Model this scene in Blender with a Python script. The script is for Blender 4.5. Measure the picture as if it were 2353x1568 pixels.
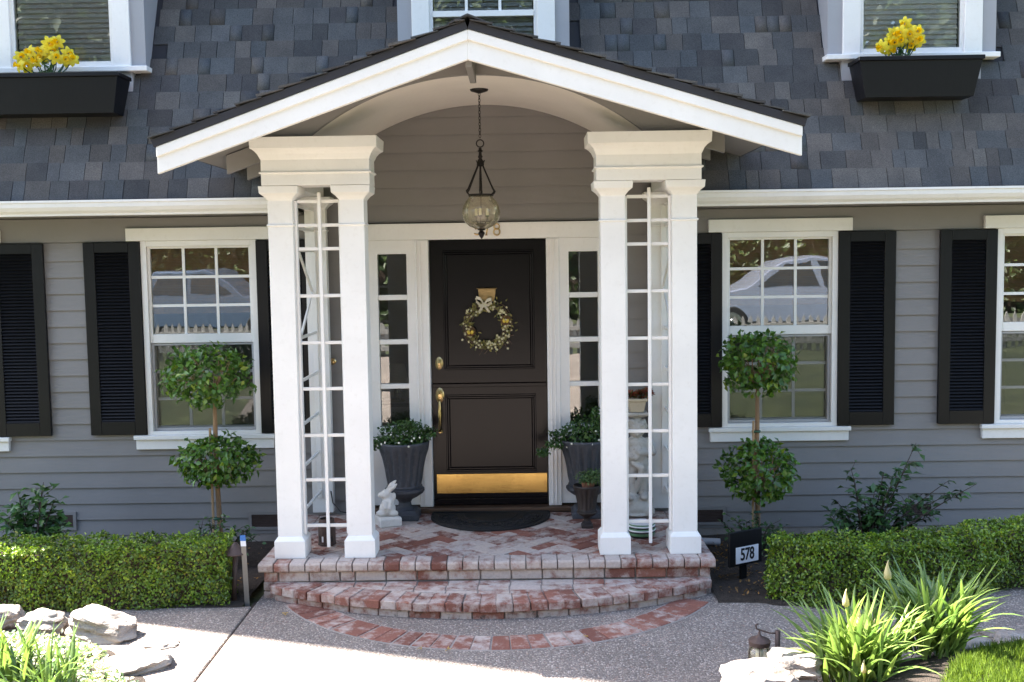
import bpy, bmesh, math, random
import numpy as np
from mathutils import Vector, Matrix, noise as mnoise
R = math.radians
random.seed(7); rng = np.random.default_rng(11)
for o in list(bpy.data.objects): bpy.data.objects.remove(o)
scene = bpy.context.scene
COL = scene.collection

# ------------------------------------------------------------------ camera, world, sun, exposure
IW, IH, FPX = 2353.0, 1568.0, 2390.0          # photo measuring scale (pixels) and focal length in those pixels
CAM = np.array([0.20, -8.15, 2.27]); PITCH, YAW, ROLL = R(4.36), R(-0.5), R(0.85)
_fw = np.array([math.sin(YAW)*math.cos(PITCH), math.cos(YAW)*math.cos(PITCH), -math.sin(PITCH)])
_r = np.cross(_fw, [0, 0, 1]); _r /= np.linalg.norm(_r); _u = np.cross(_r, _fw)
_rt = _r*math.cos(ROLL)-_u*math.sin(ROLL); _up = _u*math.cos(ROLL)+_r*math.sin(ROLL)
cd = bpy.data.cameras.new('camera'); cam = bpy.data.objects.new('camera', cd); COL.objects.link(cam)
cd.sensor_width = 36; cd.lens = 36*FPX/IW; cd.clip_end = 400; cd.clip_start = 0.05
cam.matrix_world = Matrix(((_rt[0], _up[0], -_fw[0], CAM[0]), (_rt[1], _up[1], -_fw[1], CAM[1]), (_rt[2], _up[2], -_fw[2], CAM[2]), (0, 0, 0, 1)))
scene.camera = cam
SUN_K, SUN_S = 0.765, 0.272                      # horizontal run of the light per metre of fall: to the right, and out of the house
SUN_EL = math.atan2(1.0, math.hypot(SUN_K, SUN_S)); SUN_AZ = math.atan2(-SUN_K, SUN_S)
w = bpy.data.worlds.new('World'); scene.world = w; w.use_nodes = True
nt = w.node_tree; nt.nodes.clear()
wo = nt.nodes.new('ShaderNodeOutputWorld'); wb = nt.nodes.new('ShaderNodeBackground'); ws = nt.nodes.new('ShaderNodeTexSky')
ws.sky_type = 'NISHITA'; ws.sun_disc = False; ws.sun_elevation = SUN_EL; ws.sun_rotation = SUN_AZ
ws.air_density = 1.0; ws.dust_density = 1.6; ws.ozone_density = 1.0
wb.inputs['Strength'].default_value = 0.085
nt.links.new(ws.outputs[0], wb.inputs['Color']); nt.links.new(wb.outputs[0], wo.inputs['Surface'])
sl = bpy.data.lights.new('sun', 'SUN'); sl.energy = 5.0; sl.angle = R(0.53); sl.color = (1.0, 0.96, 0.90)
so = bpy.data.objects.new('sun', sl); COL.objects.link(so)
so.rotation_euler = Vector((SUN_K, -SUN_S, -1.0)).to_track_quat('-Z', 'Y').to_euler(); so.location = (-12, 6, 16)
vs = scene.view_settings; vs.view_transform = 'Standard'; vs.look = 'None'; vs.gamma = 1.0; vs.use_curve_mapping = False
vs.exposure = 3.15
vs.use_white_balance = True; vs.white_balance_temperature = 6750; vs.white_balance_tint = 10
scene.render.engine = 'CYCLES'; scene.cycles.max_bounces = 8; scene.cycles.transparent_max_bounces = 12
scene.cycles.diffuse_bounces = 5; scene.cycles.caustics_reflective = False; scene.cycles.caustics_refractive = False

def _ray(x, y): return _fw+_rt*((x-IW/2)/FPX)+_up*((IH/2-y)/FPX)
def PY(x, y, Y):                                # photo point -> world point on the upright plane at depth Y
    d = _ray(x, y); return CAM+d*((Y-CAM[1])/d[1])
def PZ(x, y, Z):                                # photo point -> world point on the level plane at height Z
    d = _ray(x, y); return CAM+d*((Z-CAM[2])/d[2])

GZ = 0.07        # level of the path
FZ = 0.305       # level of the porch floor

# ------------------------------------------------------------------ materials
def newmat(name):
    m = bpy.data.materials.new(name); m.use_nodes = True; t = m.node_tree
    return m, t, t.nodes['Principled BSDF']
def nd(t, kind, **kw):
    n = t.nodes.new(kind)
    for k, v in kw.items():
        if k in n.inputs: n.inputs[k].default_value = v
        else: setattr(n, k, v)
    return n
def mixc(t, fac, a, b, mode='MIX'):
    n = t.nodes.new('ShaderNodeMix'); n.data_type = 'RGBA'; n.blend_type = mode
    for i, v in ((0, fac), (6, a), (7, b)):
        if hasattr(v, 'is_linked') or hasattr(v, 'links'): t.links.new(v, n.inputs[i])
        else: n.inputs[i].default_value = v if i == 0 else (*v, 1) if len(v) == 3 else v
    return n.outputs[2]
def ramp(t, src, stops):
    n = t.nodes.new('ShaderNodeValToRGB'); e = n.color_ramp.elements
    while len(e) < len(stops): e.new(0.5)
    for i, (p, c) in enumerate(stops): e[i].position = p; e[i].color = (*c, 1) if len(c) == 3 else c
    t.links.new(src, n.inputs[0]); return n.outputs[0]
def pos(t):
    g = t.nodes.new('ShaderNodeNewGeometry'); return g.outputs['Position']
def bump(t, src, b, strength=0.3, dist=0.01):
    n = nd(t, 'ShaderNodeBump', Strength=strength, Distance=dist); t.links.new(src, n.inputs['Height']); t.links.new(n.outputs[0], b.inputs['Normal'])
def noise(t, scale, detail=4, rough=0.55, vec=None):
    n = nd(t, 'ShaderNodeTexNoise', Scale=scale, Detail=detail, Roughness=rough)
    t.links.new(vec if vec is not None else pos(t), n.inputs['Vector']); return n.outputs['Fac']

def paint(name, col, rough=0.45, var=0.08, dirt=0.0, dirtcol=(0.2, 0.17, 0.13), bscale=60, bstr=0.08, metallic=0.0, spec=0.5, grain=None):
    m, t, b = newmat(name)
    f = noise(t, 2.3, 5); f2 = noise(t, 31, 3)
    lo = tuple(c*(1-var) for c in col); hi = tuple(min(1, c*(1+var)) for c in col)
    c = mixc(t, ramp(t, f, [(0.3, (0, 0, 0)), (0.7, (1, 1, 1))]), lo, hi)
    if dirt > 0:
        c = mixc(t, ramp(t, f2, [(0.55, (0, 0, 0)), (0.8, (dirt, dirt, dirt))]), c, dirtcol)
    t.links.new(c, b.inputs['Base Color'])
    b.inputs['Roughness'].default_value = rough; b.inputs['Metallic'].default_value = metallic
    b.inputs['Specular IOR Level'].default_value = spec
    if grain:
        mp = nd(t, 'ShaderNodeMapping'); mp.inputs['Scale'].default_value = grain; t.links.new(pos(t), mp.inputs['Vector'])
        h = noise(t, 1.0, 5, 0.6, mp.outputs[0])
    else: h = noise(t, bscale, 4)
    bump(t, h, b, bstr, 0.01)
    return m

def objcolor_mat(name, rough, fine, bstr=0.25, contrast=0.25, attr=False):
    m, t, b = newmat(name)
    if attr: s = nd(t, 'ShaderNodeVertexColor', layer_name='tint').outputs['Color']
    else: s = t.nodes.new('ShaderNodeObjectInfo').outputs['Color']
    f = noise(t, fine, 3, 0.7)
    k = ramp(t, f, [(0.25, (1-contrast,)*3), (0.75, (1+contrast,)*3)])
    c = mixc(t, 1.0, s, k, 'MULTIPLY')
    f2 = noise(t, 5.0, 4)
    c = mixc(t, 1.0, c, ramp(t, f2, [(0.3, (0.8, 0.8, 0.82)), (0.7, (1.15, 1.13, 1.1))]), 'MULTIPLY')
    t.links.new(c, b.inputs['Base Color']); b.inputs['Roughness'].default_value = rough
    b.inputs['Specular IOR Level'].default_value = 0.3
    bump(t, f, b, bstr, 0.004)
    return m

def brick_mat(name, mortar=False):
    m, t, b = newmat(name)
    oi = t.nodes.new('ShaderNodeObjectInfo'); sep = t.nodes.new('ShaderNodeSeparateColor'); t.links.new(oi.outputs['Color'], sep.inputs[0])
    # fired clay, tone by piece
    red = mixc(t, sep.outputs[1], (0.17, 0.070, 0.052), (0.27, 0.112, 0.080))
    n1 = noise(t, 90, 3, 0.7)
    red = mixc(t, 1.0, red, ramp(t, n1, [(0.2, (0.75, 0.75, 0.75)), (0.8, (1.2, 1.2, 1.2))]), 'MULTIPLY')
    # old whitewash: worn coat, how much is left is set by piece
    n2 = noise(t, 13, 6, 0.66); n3 = noise(t, 55, 4, 0.6)
    ad = nd(t, 'ShaderNodeMath', operation='MULTIPLY_ADD'); t.links.new(n3, ad.inputs[0]); ad.inputs[1].default_value = 0.40
    big_ = nd(t, 'ShaderNodeMath', operation='MULTIPLY_ADD'); t.links.new(noise(t, 2.6, 5, 0.6), big_.inputs[0]); big_.inputs[1].default_value = 0.75; big_.inputs[2].default_value = -0.66
    sm_ = nd(t, 'ShaderNodeMath', operation='MULTIPLY_ADD'); t.links.new(n2, sm_.inputs[0]); sm_.inputs[1].default_value = 1.55; t.links.new(big_.outputs[0], sm_.inputs[2]); t.links.new(sm_.outputs[0], ad.inputs[2])
    a2 = nd(t, 'ShaderNodeMath', operation='ADD'); t.links.new(ad.outputs[0], a2.inputs[0]); t.links.new(sep.outputs[0], a2.inputs[1])
    wmask = ramp(t, a2.outputs[0], [(0.0, (0, 0, 0)), (1.0, (1, 1, 1))])
    mr = nd(t, 'ShaderNodeMapRange'); t.links.new(a2.outputs[0], mr.inputs[0]); mr.inputs[1].default_value = 0.82; mr.inputs[2].default_value = 1.18
    tone = mixc(t, noise(t, 4.5, 4), (0.55, 0.44, 0.34), (0.57, 0.53, 0.51))
    tone = mixc(t, ramp(t, n3, [(0.3, (0, 0, 0)), (0.75, (1, 1, 1))]), tone, (0.42, 0.36, 0.33))
    mm = nd(t, 'ShaderNodeMath', operation='MULTIPLY'); t.links.new(mr.outputs[0], mm.inputs[0]); mm.inputs[1].default_value = 0.85
    c = mixc(t, mm.outputs[0], red, tone)
    # moss and soot stains, strongest where the piece says so
    st = nd(t, 'ShaderNodeMath', operation='ADD'); t.links.new(noise(t, 21, 5, 0.7), st.inputs[0]); t.links.new(sep.outputs[2], st.inputs[1])
    c = mixc(t, ramp(t, st.outputs[0], [(0.74, (0, 0, 0)), (0.86, (0.85, 0.85, 0.85))]), c, (0.045, 0.04, 0.03))
    t.links.new(c, b.inputs['Base Color']); b.inputs['Roughness'].default_value = 0.85; b.inputs['Specular IOR Level'].default_value = 0.25
    bump(t, ad.outputs[0], b, 0.55, 0.006)
    return m

def leafmat(name, base, trans=0.3, rough=0.38, spec=0.5, tt=(1.25, 1.3, 0.55)):
    m, t, b = newmat(name)
    at = nd(t, 'ShaderNodeVertexColor', layer_name='tint')
    c = mixc(t, 1.0, base, at.outputs['Color'], 'MULTIPLY')
    t.links.new(c, b.inputs['Base Color']); b.inputs['Roughness'].default_value = rough; b.inputs['Specular IOR Level'].default_value = spec
    tr = nd(t, 'ShaderNodeBsdfTranslucent'); c2 = mixc(t, 1.0, c, tt, 'MULTIPLY'); t.links.new(c2, tr.inputs['Color'])
    mx = nd(t, 'ShaderNodeMixShader', Fac=trans); t.links.new(b.outputs[0], mx.inputs[1]); t.links.new(tr.outputs[0], mx.inputs[2])
    t.links.new(mx.outputs[0], t.nodes['Material Output'].inputs['Surface'])
    return m

def glassmat(name, tint=(1, 1, 1), base=0.06, ior=1.55, rough=0.0, wave=0.0):
    m, t, b = newmat(name); t.nodes.remove(b)
    tr = nd(t, 'ShaderNodeBsdfTransparent'); tr.inputs[0].default_value = (*tint, 1)
    gl = nd(t, 'ShaderNodeBsdfGlossy', Roughness=rough); gl.inputs['Color'].default_value = (1, 1, 1, 1)
    fr = nd(t, 'ShaderNodeFresnel', IOR=ior)
    ad = nd(t, 'ShaderNodeMath', operation='MULTIPLY_ADD'); t.links.new(fr.outputs[0], ad.inputs[0]); ad.inputs[1].default_value = 1.1; ad.inputs[2].default_value = base; ad.use_clamp = True
    if wave:
        bp = nd(t, 'ShaderNodeBump', Strength=wave, Distance=0.02); t.links.new(noise(t, 3.0, 2), bp.inputs['Height']); t.links.new(bp.outputs[0], gl.inputs['Normal'])
    mx = nd(t, 'ShaderNodeMixShader'); t.links.new(ad.outputs[0], mx.inputs[0]); t.links.new(tr.outputs[0], mx.inputs[1]); t.links.new(gl.outputs[0], mx.inputs[2])
    t.links.new(mx.outputs[0], t.nodes['Material Output'].inputs['Surface'])
    return m

M = {}
M['white'] = paint('white_paint', (0.78, 0.765, 0.74), 0.45, 0.05, 0.16, (0.52, 0.48, 0.42), grain=(45, 45, 3), bstr=0.10)
M['offwhite'] = paint('ceiling_paint', (0.74, 0.69, 0.64), 0.6, 0.04, 0.06, grain=(6, 60, 6), bstr=0.08)
M['taupe'] = paint('taupe_siding_paint', (0.212, 0.201, 0.196), 0.6, 0.05, 0.10, (0.16, 0.14, 0.12), grain=(6, 60, 90), bstr=0.10)
M['trimgrey'] = paint('dormer_grey_paint', (0.33, 0.33, 0.35), 0.55, 0.04, 0.08)
M['black'] = paint('black_shutter_paint', (0.0048, 0.0047, 0.0060), 0.42, 0.15, 0.15, (0.015, 0.013, 0.012), grain=(50, 50, 5), bstr=0.10, spec=0.28)
M['doorpaint'] = paint('dark_door_paint', (0.0042, 0.0034, 0.0050), 0.24, 0.12, 0.10, (0.016, 0.012, 0.01), grain=(60, 60, 5), bstr=0.04, spec=0.22)
M['brass'] = paint('brass', (0.58, 0.42, 0.20), 0.26, 0.10, 0.10, (0.35, 0.2, 0.08), metallic=1.0, bstr=0.03)
M['kick'] = paint('brushed_brass', (0.60, 0.40, 0.13), 0.24, 0.30, 0.45, (0.22, 0.12, 0.04), metallic=1.0, grain=(8, 8, 120), bstr=0.06)
M['oldbrass'] = paint('aged_brass', (0.30, 0.22, 0.11), 0.35, 0.2, 0.3, (0.10, 0.07, 0.03), metallic=1.0)
M['iron'] = paint('dark_iron', (0.010, 0.008, 0.008), 0.5, 0.2, 0.2, (0.03, 0.02, 0.014), bstr=0.2, metallic=0.4)
M['darkurn'] = paint('dark_brown_urn', (0.022, 0.015, 0.013), 0.6, 0.3, 0.3, (0.05, 0.035, 0.03), bstr=0.3)
M['rust'] = paint('rusted_metal', (0.060, 0.036, 0.030), 0.65, 0.3, 0.3, (0.03, 0.022, 0.02), bstr=0.35)
M['roofdeck'] = paint('roof_felt', (0.025, 0.025, 0.03), 0.9, 0.1)
M['shingle'] = objcolor_mat('asphalt_shingle', 0.85, 130, 0.6, 0.45)
M['shingle_far'] = objcolor_mat('asphalt_shingle_field', 0.85, 130, 0.6, 0.45, attr=True)
M['brick'] = brick_mat('whitewashed_brick')
M['mortar'] = paint('mortar', (0.30, 0.265, 0.24), 0.9, 0.25, 0.5, (0.13, 0.11, 0.10), bscale=120, bstr=0.5)
M['glass'] = glassmat('window_glass', (0.93, 0.96, 0.95), 0.06, 1.5, 0.0, 0.022)
M['glass_up'] = glassmat('dormer_glass', (0.95, 0.97, 0.97), 0.015, 1.45, 0.0, 0.03)
M['fencewhite'] = paint('shaded_weathered_fence', (0.28, 0.27, 0.26), 0.6, 0.1, 0.3)  # white dimmed for the shade on the fence, besides weathering
M['screen'] = glassmat('insect_screen', (0.78, 0.79, 0.80), 0.02, 1.15, 0.35)
M['globe'] = glassmat('amber_globe_glass', (0.97, 0.93, 0.84), 0.02, 1.35, 0.03)
_t = M['globe'].node_tree; _o = _t.nodes['Material Output']; _s = _o.inputs['Surface'].links[0].from_socket
_d = nd(_t, 'ShaderNodeBsdfDiffuse'); _d.inputs[0].default_value = (0.75, 0.68, 0.50, 1); _m = nd(_t, 'ShaderNodeMixShader', Fac=0.13); _t.links.new(_s, _m.inputs[1]); _t.links.new(_d.outputs[0], _m.inputs[2]); _t.links.new(_m.outputs[0], _o.inputs['Surface'])
M['interior'] = paint('interior_wall', (0.30, 0.26, 0.21), 0.8, 0.05)
M['darkwood'] = paint('interior_wood', (0.09, 0.05, 0.03), 0.5, 0.2)
M['bamboo'] = paint('bamboo_blind', (0.27, 0.145, 0.06), 0.6, 0.3, 0.5, (0.10, 0.05, 0.02), grain=(20, 20, 260), bstr=0.3)
M['blind'] = paint('pale_blind', (0.80, 0.79, 0.78), 0.5, 0.03)
M['blindgrey'] = paint('grey_blind', (0.50, 0.48, 0.46), 0.5, 0.03)
M['greysash'] = paint('grey_screen_frame', (0.36, 0.36, 0.37), 0.45, 0.04)
M['stone'] = paint('cast_stone_white', (0.62, 0.59, 0.55), 0.85, 0.15, 0.5, (0.36, 0.32, 0.28), bscale=45, bstr=0.4)
M['statue'] = paint('weathered_cast_stone', (0.50, 0.47, 0.42), 0.85, 0.2, 0.7, (0.24, 0.21, 0.17), bscale=35, bstr=0.5)
M['urn'] = paint('blue_grey_urn', (0.042, 0.045, 0.055), 0.6, 0.25, 0.5, (0.11, 0.11, 0.12), bscale=50, bstr=0.4)
M['mat'] = paint('black_rubber', (0.008, 0.007, 0.007), 0.7, 0.2, 0.5, (0.03, 0.026, 0.024), bscale=90, bstr=0.6)
M['bark'] = paint('pale_bark', (0.25, 0.155, 0.085), 0.85, 0.2, 0.4, (0.11, 0.07, 0.04), grain=(60, 60, 8), bstr=0.5)
M['darkbark'] = paint('dark_bark', (0.06, 0.04, 0.03), 0.9, 0.2, bstr=0.4)
M['stake'] = paint('wood_stake', (0.33, 0.22, 0.12), 0.8, 0.1, 0.2, grain=(60, 60, 6), bstr=0.2)
M['tie'] = paint('green_tie_tape', (0.01, 0.06, 0.03), 0.5, 0.1)
M['galv'] = paint('galvanised_metal', (0.22, 0.20, 0.18), 0.5, 0.1, 0.2, metallic=0.3)
M['blue'] = paint('blue_label', (0.02, 0.14, 0.42), 0.4, 0.05)
M['plastic'] = paint('sign_white', (0.72, 0.73, 0.76), 0.4, 0.02)
M['ink'] = paint('sign_black', (0.006, 0.006, 0.008), 0.5, 0.02)
M['terracotta'] = paint('clay_pot', (0.20, 0.085, 0.05), 0.8, 0.2)
M['cream'] = paint('cream_pot', (0.50, 0.42, 0.30), 0.8, 0.1, 0.3)
M['blossom'] = paint('cream_blossom', (0.58, 0.54, 0.34), 0.7, 0.2)
M['white_flower'] = paint('white_petal', (0.75, 0.75, 0.66), 0.6, 0.05)
M['petal'] = leafmat('daffodil_petal', (0.80, 0.68, 0.07), 0.35, 0.5, 0.2)
M['trumpet'] = leafmat('daffodil_trumpet', (0.78, 0.50, 0.01), 0.3, 0.5, 0.2)
M['egg'] = paint('yellow_egg', (0.62, 0.45, 0.06), 0.4, 0.1)
M['nest'] = paint('nest_fibre', (0.12, 0.06, 0.025), 0.9, 0.3, bscale=160, bstr=0.9)
M['ribbon'] = paint('cream_ribbon', (0.55, 0.50, 0.38), 0.6, 0.2, 0.8, (0.10, 0.07, 0.05))
M['twig'] = paint('twig', (0.11, 0.07, 0.045), 0.85, 0.2)
M['box_leaf'] = leafmat('boxwood_leaf', (0.145, 0.235, 0.032), 0.30, 0.36)
M['ficus_leaf'] = leafmat('glossy_topiary_leaf', (0.070, 0.155, 0.026), 0.26, 0.28)
M['camellia_leaf'] = leafmat('camellia_leaf', (0.035, 0.085, 0.028), 0.2, 0.3)
M['urn_leaf'] = leafmat('bacopa_leaf', (0.045, 0.105, 0.025), 0.25, 0.4)
M['strap'] = leafmat('strap_leaf', (0.155, 0.235, 0.075), 0.38, 0.25, 0.6, (1.1, 1.2, 0.8))
M['wreath_leaf'] = leafmat('olive_wreath_leaf', (0.17, 0.16, 0.055), 0.2, 0.5)
M['bud'] = leafmat('pale_bud', (0.50, 0.44, 0.25), 0.3, 0.5)
M['vinca'] = leafmat('variegated_leaf', (0.44, 0.47, 0.34), 0.3, 0.4)
M['grassm'] = leafmat('lawn_blade', (0.10, 0.155, 0.03), 0.35, 0.45)
M['treeleaf'] = leafmat('street_tree_leaf', (0.035, 0.06, 0.018), 0.2, 0.5)
M['dryleaf'] = leafmat('dry_leaf', (0.42, 0.27, 0.09), 0.25, 0.6)
M['succulent'] = leafmat('red_tipped_succulent', (0.16, 0.10, 0.05), 0.15, 0.45)
M['fern'] = leafmat('fine_fern_leaf', (0.07, 0.13, 0.04), 0.25, 0.5)
M['pipe'] = paint('grey_pipe', (0.45, 0.45, 0.47), 0.5, 0.1)
M['rubber'] = paint('tyre_rubber', (0.015, 0.015, 0.016), 0.7, 0.1)
M['carglass'] = paint('car_window', (0.012, 0.016, 0.018), 0.08, 0.02, spec=0.8)
M['carsilver'] = paint('silver_car_paint', (0.30, 0.33, 0.42), 0.25, 0.03, metallic=0.5)
M['carblue'] = paint('blue_grey_car_paint', (0.10, 0.14, 0.21), 0.25, 0.03, metallic=0.4)
M['chrome'] = paint('wheel_metal', (0.6, 0.6, 0.62), 0.3, 0.05, metallic=1.0)
M['lamp'] = paint('candle_sleeve', (0.72, 0.70, 0.55), 0.5, 0.05)

def aggregate():
    m, t, b = newmat('exposed_aggregate')
    p = pos(t)
    v = nd(t, 'ShaderNodeTexVoronoi', Scale=95.0); t.links.new(p, v.inputs['Vector'])
    v2 = nd(t, 'ShaderNodeTexVoronoi', Scale=150.0); t.links.new(p, v2.inputs['Vector'])
    sp = t.nodes.new('ShaderNodeSeparateColor'); t.links.new(v.outputs['Color'], sp.inputs[0])
    peb = ramp(t, sp.outputs[0], [(0.0, (0.13, 0.11, 0.10)), (0.28, (0.30, 0.255, 0.215)), (0.52, (0.20, 0.185, 0.17)), (0.74, (0.40, 0.345, 0.295)), (0.90, (0.58, 0.52, 0.47)), (1.0, (0.27, 0.15, 0.11))])
    edge = ramp(t, v.outputs['Distance'], [(0.30, (0, 0, 0)), (0.75, (1, 1, 1))])
    c = mixc(t, edge, peb, (0.17, 0.145, 0.13))
    big = noise(t, 1.4, 5)
    c = mixc(t, 1.0, c, ramp(t, big, [(0.3, (0.82, 0.80, 0.80)), (0.7, (1.14, 1.1, 1.08))]), 'MULTIPLY')
    spot = noise(t, 6, 5, 0.7)
    c = mixc(t, ramp(t, spot, [(0.62, (0, 0, 0)), (0.8, (0.35, 0.35, 0.35))]), c, (0.07, 0.06, 0.055))
    t.links.new(c, b.inputs['Base Color']); b.inputs['Roughness'].default_value = 0.75; b.inputs['Specular IOR Level'].default_value = 0.3
    iv = nd(t, 'ShaderNodeMath', operation='SUBTRACT'); iv.inputs[0].default_value = 1.0; t.links.new(v.outputs['Distance'], iv.inputs[1])
    bump(t, iv.outputs[0], b, 0.7, 0.006)
    return m
M['agg'] = aggregate()
def soilmat(name, a, bcol, sc=28):
    m, t, b = newmat(name)
    n1 = noise(t, sc, 6, 0.7); n2 = noise(t, sc*5, 3, 0.6)
    c = mixc(t, ramp(t, n1, [(0.35, (0, 0, 0)), (0.68, (1, 1, 1))]), a, bcol)
    c = mixc(t, ramp(t, n2, [(0.62, (0, 0, 0)), (0.72, (1, 1, 1))]), c, tuple(min(1, x*2.4) for x in bcol))
    t.links.new(c, b.inputs['Base Color']); b.inputs['Roughness'].default_value = 0.95
    ad = nd(t, 'ShaderNodeMath', operation='ADD'); t.links.new(n1, ad.inputs[0]); t.links.new(n2, ad.inputs[1])
    bump(t, ad.outputs[0], b, 0.9, 0.03)
    return m
M['soil'] = soilmat('dark_mulch', (0.028, 0.020, 0.015), (0.075, 0.052, 0.038))
M['lawn'] = soilmat('lawn_ground', (0.022, 0.034, 0.012), (0.075, 0.085, 0.032), 1.6)
M['asphalt'] = soilmat('asphalt', (0.045, 0.045, 0.047), (0.065, 0.064, 0.063), 40)
def rockmat():
    m, t, b = newmat('layered_field_stone')
    mp = nd(t, 'ShaderNodeMapping'); mp.inputs['Scale'].default_value = (5, 7, 34); mp.inputs['Rotation'].default_value = (0.35, -0.2, 0); t.links.new(pos(t), mp.inputs['Vector'])
    n1 = noise(t, 1.0, 6, 0.6, mp.outputs[0]); n2 = noise(t, 22, 5, 0.65)
    c = ramp(t, n1, [(0.3, (0.10, 0.075, 0.06)), (0.45, (0.25, 0.215, 0.19)), (0.75, (0.38, 0.35, 0.32))])
    c = mixc(t, ramp(t, n2, [(0.5, (0, 0, 0)), (0.8, (0.5, 0.5, 0.5))]), c, (0.30, 0.28, 0.27))
    t.links.new(c, b.inputs['Base Color']); b.inputs['Roughness'].default_value = 0.9
    ad = nd(t, 'ShaderNodeMath', operation='ADD'); t.links.new(n1, ad.inputs[0]); t.links.new(n2, ad.inputs[1])
    bump(t, ad.outputs[0], b, 0.8, 0.02)
    return m
M['rock'] = rockmat()

# ------------------------------------------------------------------ building helpers
WM = {}                                          # world matrix of every object, for parenting
def link(o, parent=None, mw=None):
    COL.objects.link(o)
    mw = mw if mw is not None else Matrix.Identity(4)
    o.matrix_world = mw; WM[o.name] = mw.copy()
    if parent is not None:
        o.parent = parent; o.matrix_parent_inverse = WM[parent.name].inverted()
    return o
def tag(o, label=None, cat=None, group=None, kind=None):
    if label: o['label'] = label
    if cat: o['category'] = cat
    if group: o['group'] = group
    if kind: o['kind'] = kind
    return o
def empty(name, loc, parent=None):
    e = bpy.data.objects.new(name, None); e.empty_display_size = 0.1
    return link(e, parent, Matrix.Translation(loc))
def thing(name, loc, label, cat, group=None):
    return tag(empty(name, loc), label, cat, group)

class MB:
    def __init__(s): s.v = []; s.f = []
    def add(s, vs_, fs_):
        b = len(s.v); s.v += [tuple(p) for p in vs_]; s.f += [tuple(i+b for i in f) for f in fs_]; return s
    def box(s, x0, x1, y0, y1, z0, z1, m=None):
        p = [(x0, y0, z0), (x1, y0, z0), (x1, y1, z0), (x0, y1, z0), (x0, y0, z1), (x1, y0, z1), (x1, y1, z1), (x0, y1, z1)]
        if m is not None: p = [m @ Vector(q) for q in p]
        return s.add(p, [(0, 3, 2, 1), (4, 5, 6, 7), (0, 1, 5, 4), (1, 2, 6, 5), (2, 3, 7, 6), (3, 0, 4, 7)])
    def rings(s, rings, cap=True):
        n = len(rings[0]); v = [p for r in rings for p in r]; f = []
        for k in range(len(rings)-1):
            for i in range(n): j = (i+1) % n; f.append((k*n+i, k*n+j, (k+1)*n+j, (k+1)*n+i))
        if cap: f.append(tuple(range(n-1, -1, -1))); f.append(tuple((len(rings)-1)*n+i for i in range(n)))
        return s.add(v, f)
    def loft(s, x0, x1, y0, y1, prof):           # stacked rectangles: (z, outset)
        return s.rings([[(x0-o, y0-o, z), (x1+o, y0-o, z), (x1+o, y1+o, z), (x0-o, y1+o, z)] for z, o in prof])
    def lathe(s, prof, c=(0, 0, 0), n=20, mod=None, cap=True):
        rs = []
        for r, z in prof:
            rs.append([(c[0]+(r*(mod(2*math.pi*i/n, z) if mod else 1))*math.cos(2*math.pi*i/n), c[1]+(r*(mod(2*math.pi*i/n, z) if mod else 1))*math.sin(2*math.pi*i/n), c[2]+z) for i in range(n)])
        return s.rings(rs, cap)
    def tube(s, path, r, n=8, cap=True):
        P = [Vector(p) for p in path]; rs = []
        rad = r if isinstance(r, (list, tuple)) else [r]*len(P)
        nx = None
        for i, p in enumerate(P):
            d = (P[min(i+1, len(P)-1)]-P[max(i-1, 0)]).normalized()
            if nx is None: nx = d.orthogonal().normalized()
            else: nx = (nx-d*nx.dot(d)).normalized()
            by = d.cross(nx)
            rs.append([p+(nx*math.cos(2*math.pi*k/n)+by*math.sin(2*math.pi*k/n))*rad[i] for k in range(n)])
        return s.rings(rs, cap)
    def prism(s, poly, z0, z1):                  # poly in xy, counter-clockwise
        return s.rings([[(x, y, z0) for x, y in poly], [(x, y, z1) for x, y in poly]])
    def prismy(s, poly, y0, y1):                 # poly in xz
        return s.rings([[(x, y1, z) for x, z in poly], [(x, y0, z) for x, z in poly]])
    def mesh(s, name, mat, bev=0.0, smooth=False, seg=1, recalc=True):
        me = bpy.data.meshes.new(name); me.from_pydata(s.v, [], s.f)
        if bev or recalc:
            bm = bmesh.new(); bm.from_mesh(me)
            bmesh.ops.recalc_face_normals(bm, faces=bm.faces)
            if bev:
                es = [e for e in bm.edges if len(e.link_faces) == 2 and e.calc_face_angle(0) > 0.5]
                bmesh.ops.bevel(bm, geom=es, offset=bev, segments=seg, affect='EDGES', profile=0.5, clamp_overlap=True)
            bm.to_mesh(me); bm.free()
        me.materials.append(mat)
        if smooth: me.shade_smooth()
        return me
    def build(s, name, mat, parent=None, bev=0.0, smooth=False, seg=1, auto=False):
        me = s.mesh(name, mat, bev, smooth, seg)
        if auto: me.shade_smooth(); me.set_sharp_from_angle(angle=R(35))
        return link(bpy.data.objects.new(name, me), parent)
def inst(name, me, parent, mw, color=None):
    o = bpy.data.objects.new(name, me)
    if color is not None: o.color = (*color, 1.0)
    return link(o, parent, mw)
def T(x, y, z): return Matrix.Translation((x, y, z))
def RZ(a): return Matrix.Rotation(a, 4, 'Z')
def RX(a): return Matrix.Rotation(a, 4, 'X')
def RYm(a): return Matrix.Rotation(a, 4, 'Y')
def SC(x, y, z): return Matrix.Diagonal((x, y, z, 1))

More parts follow.
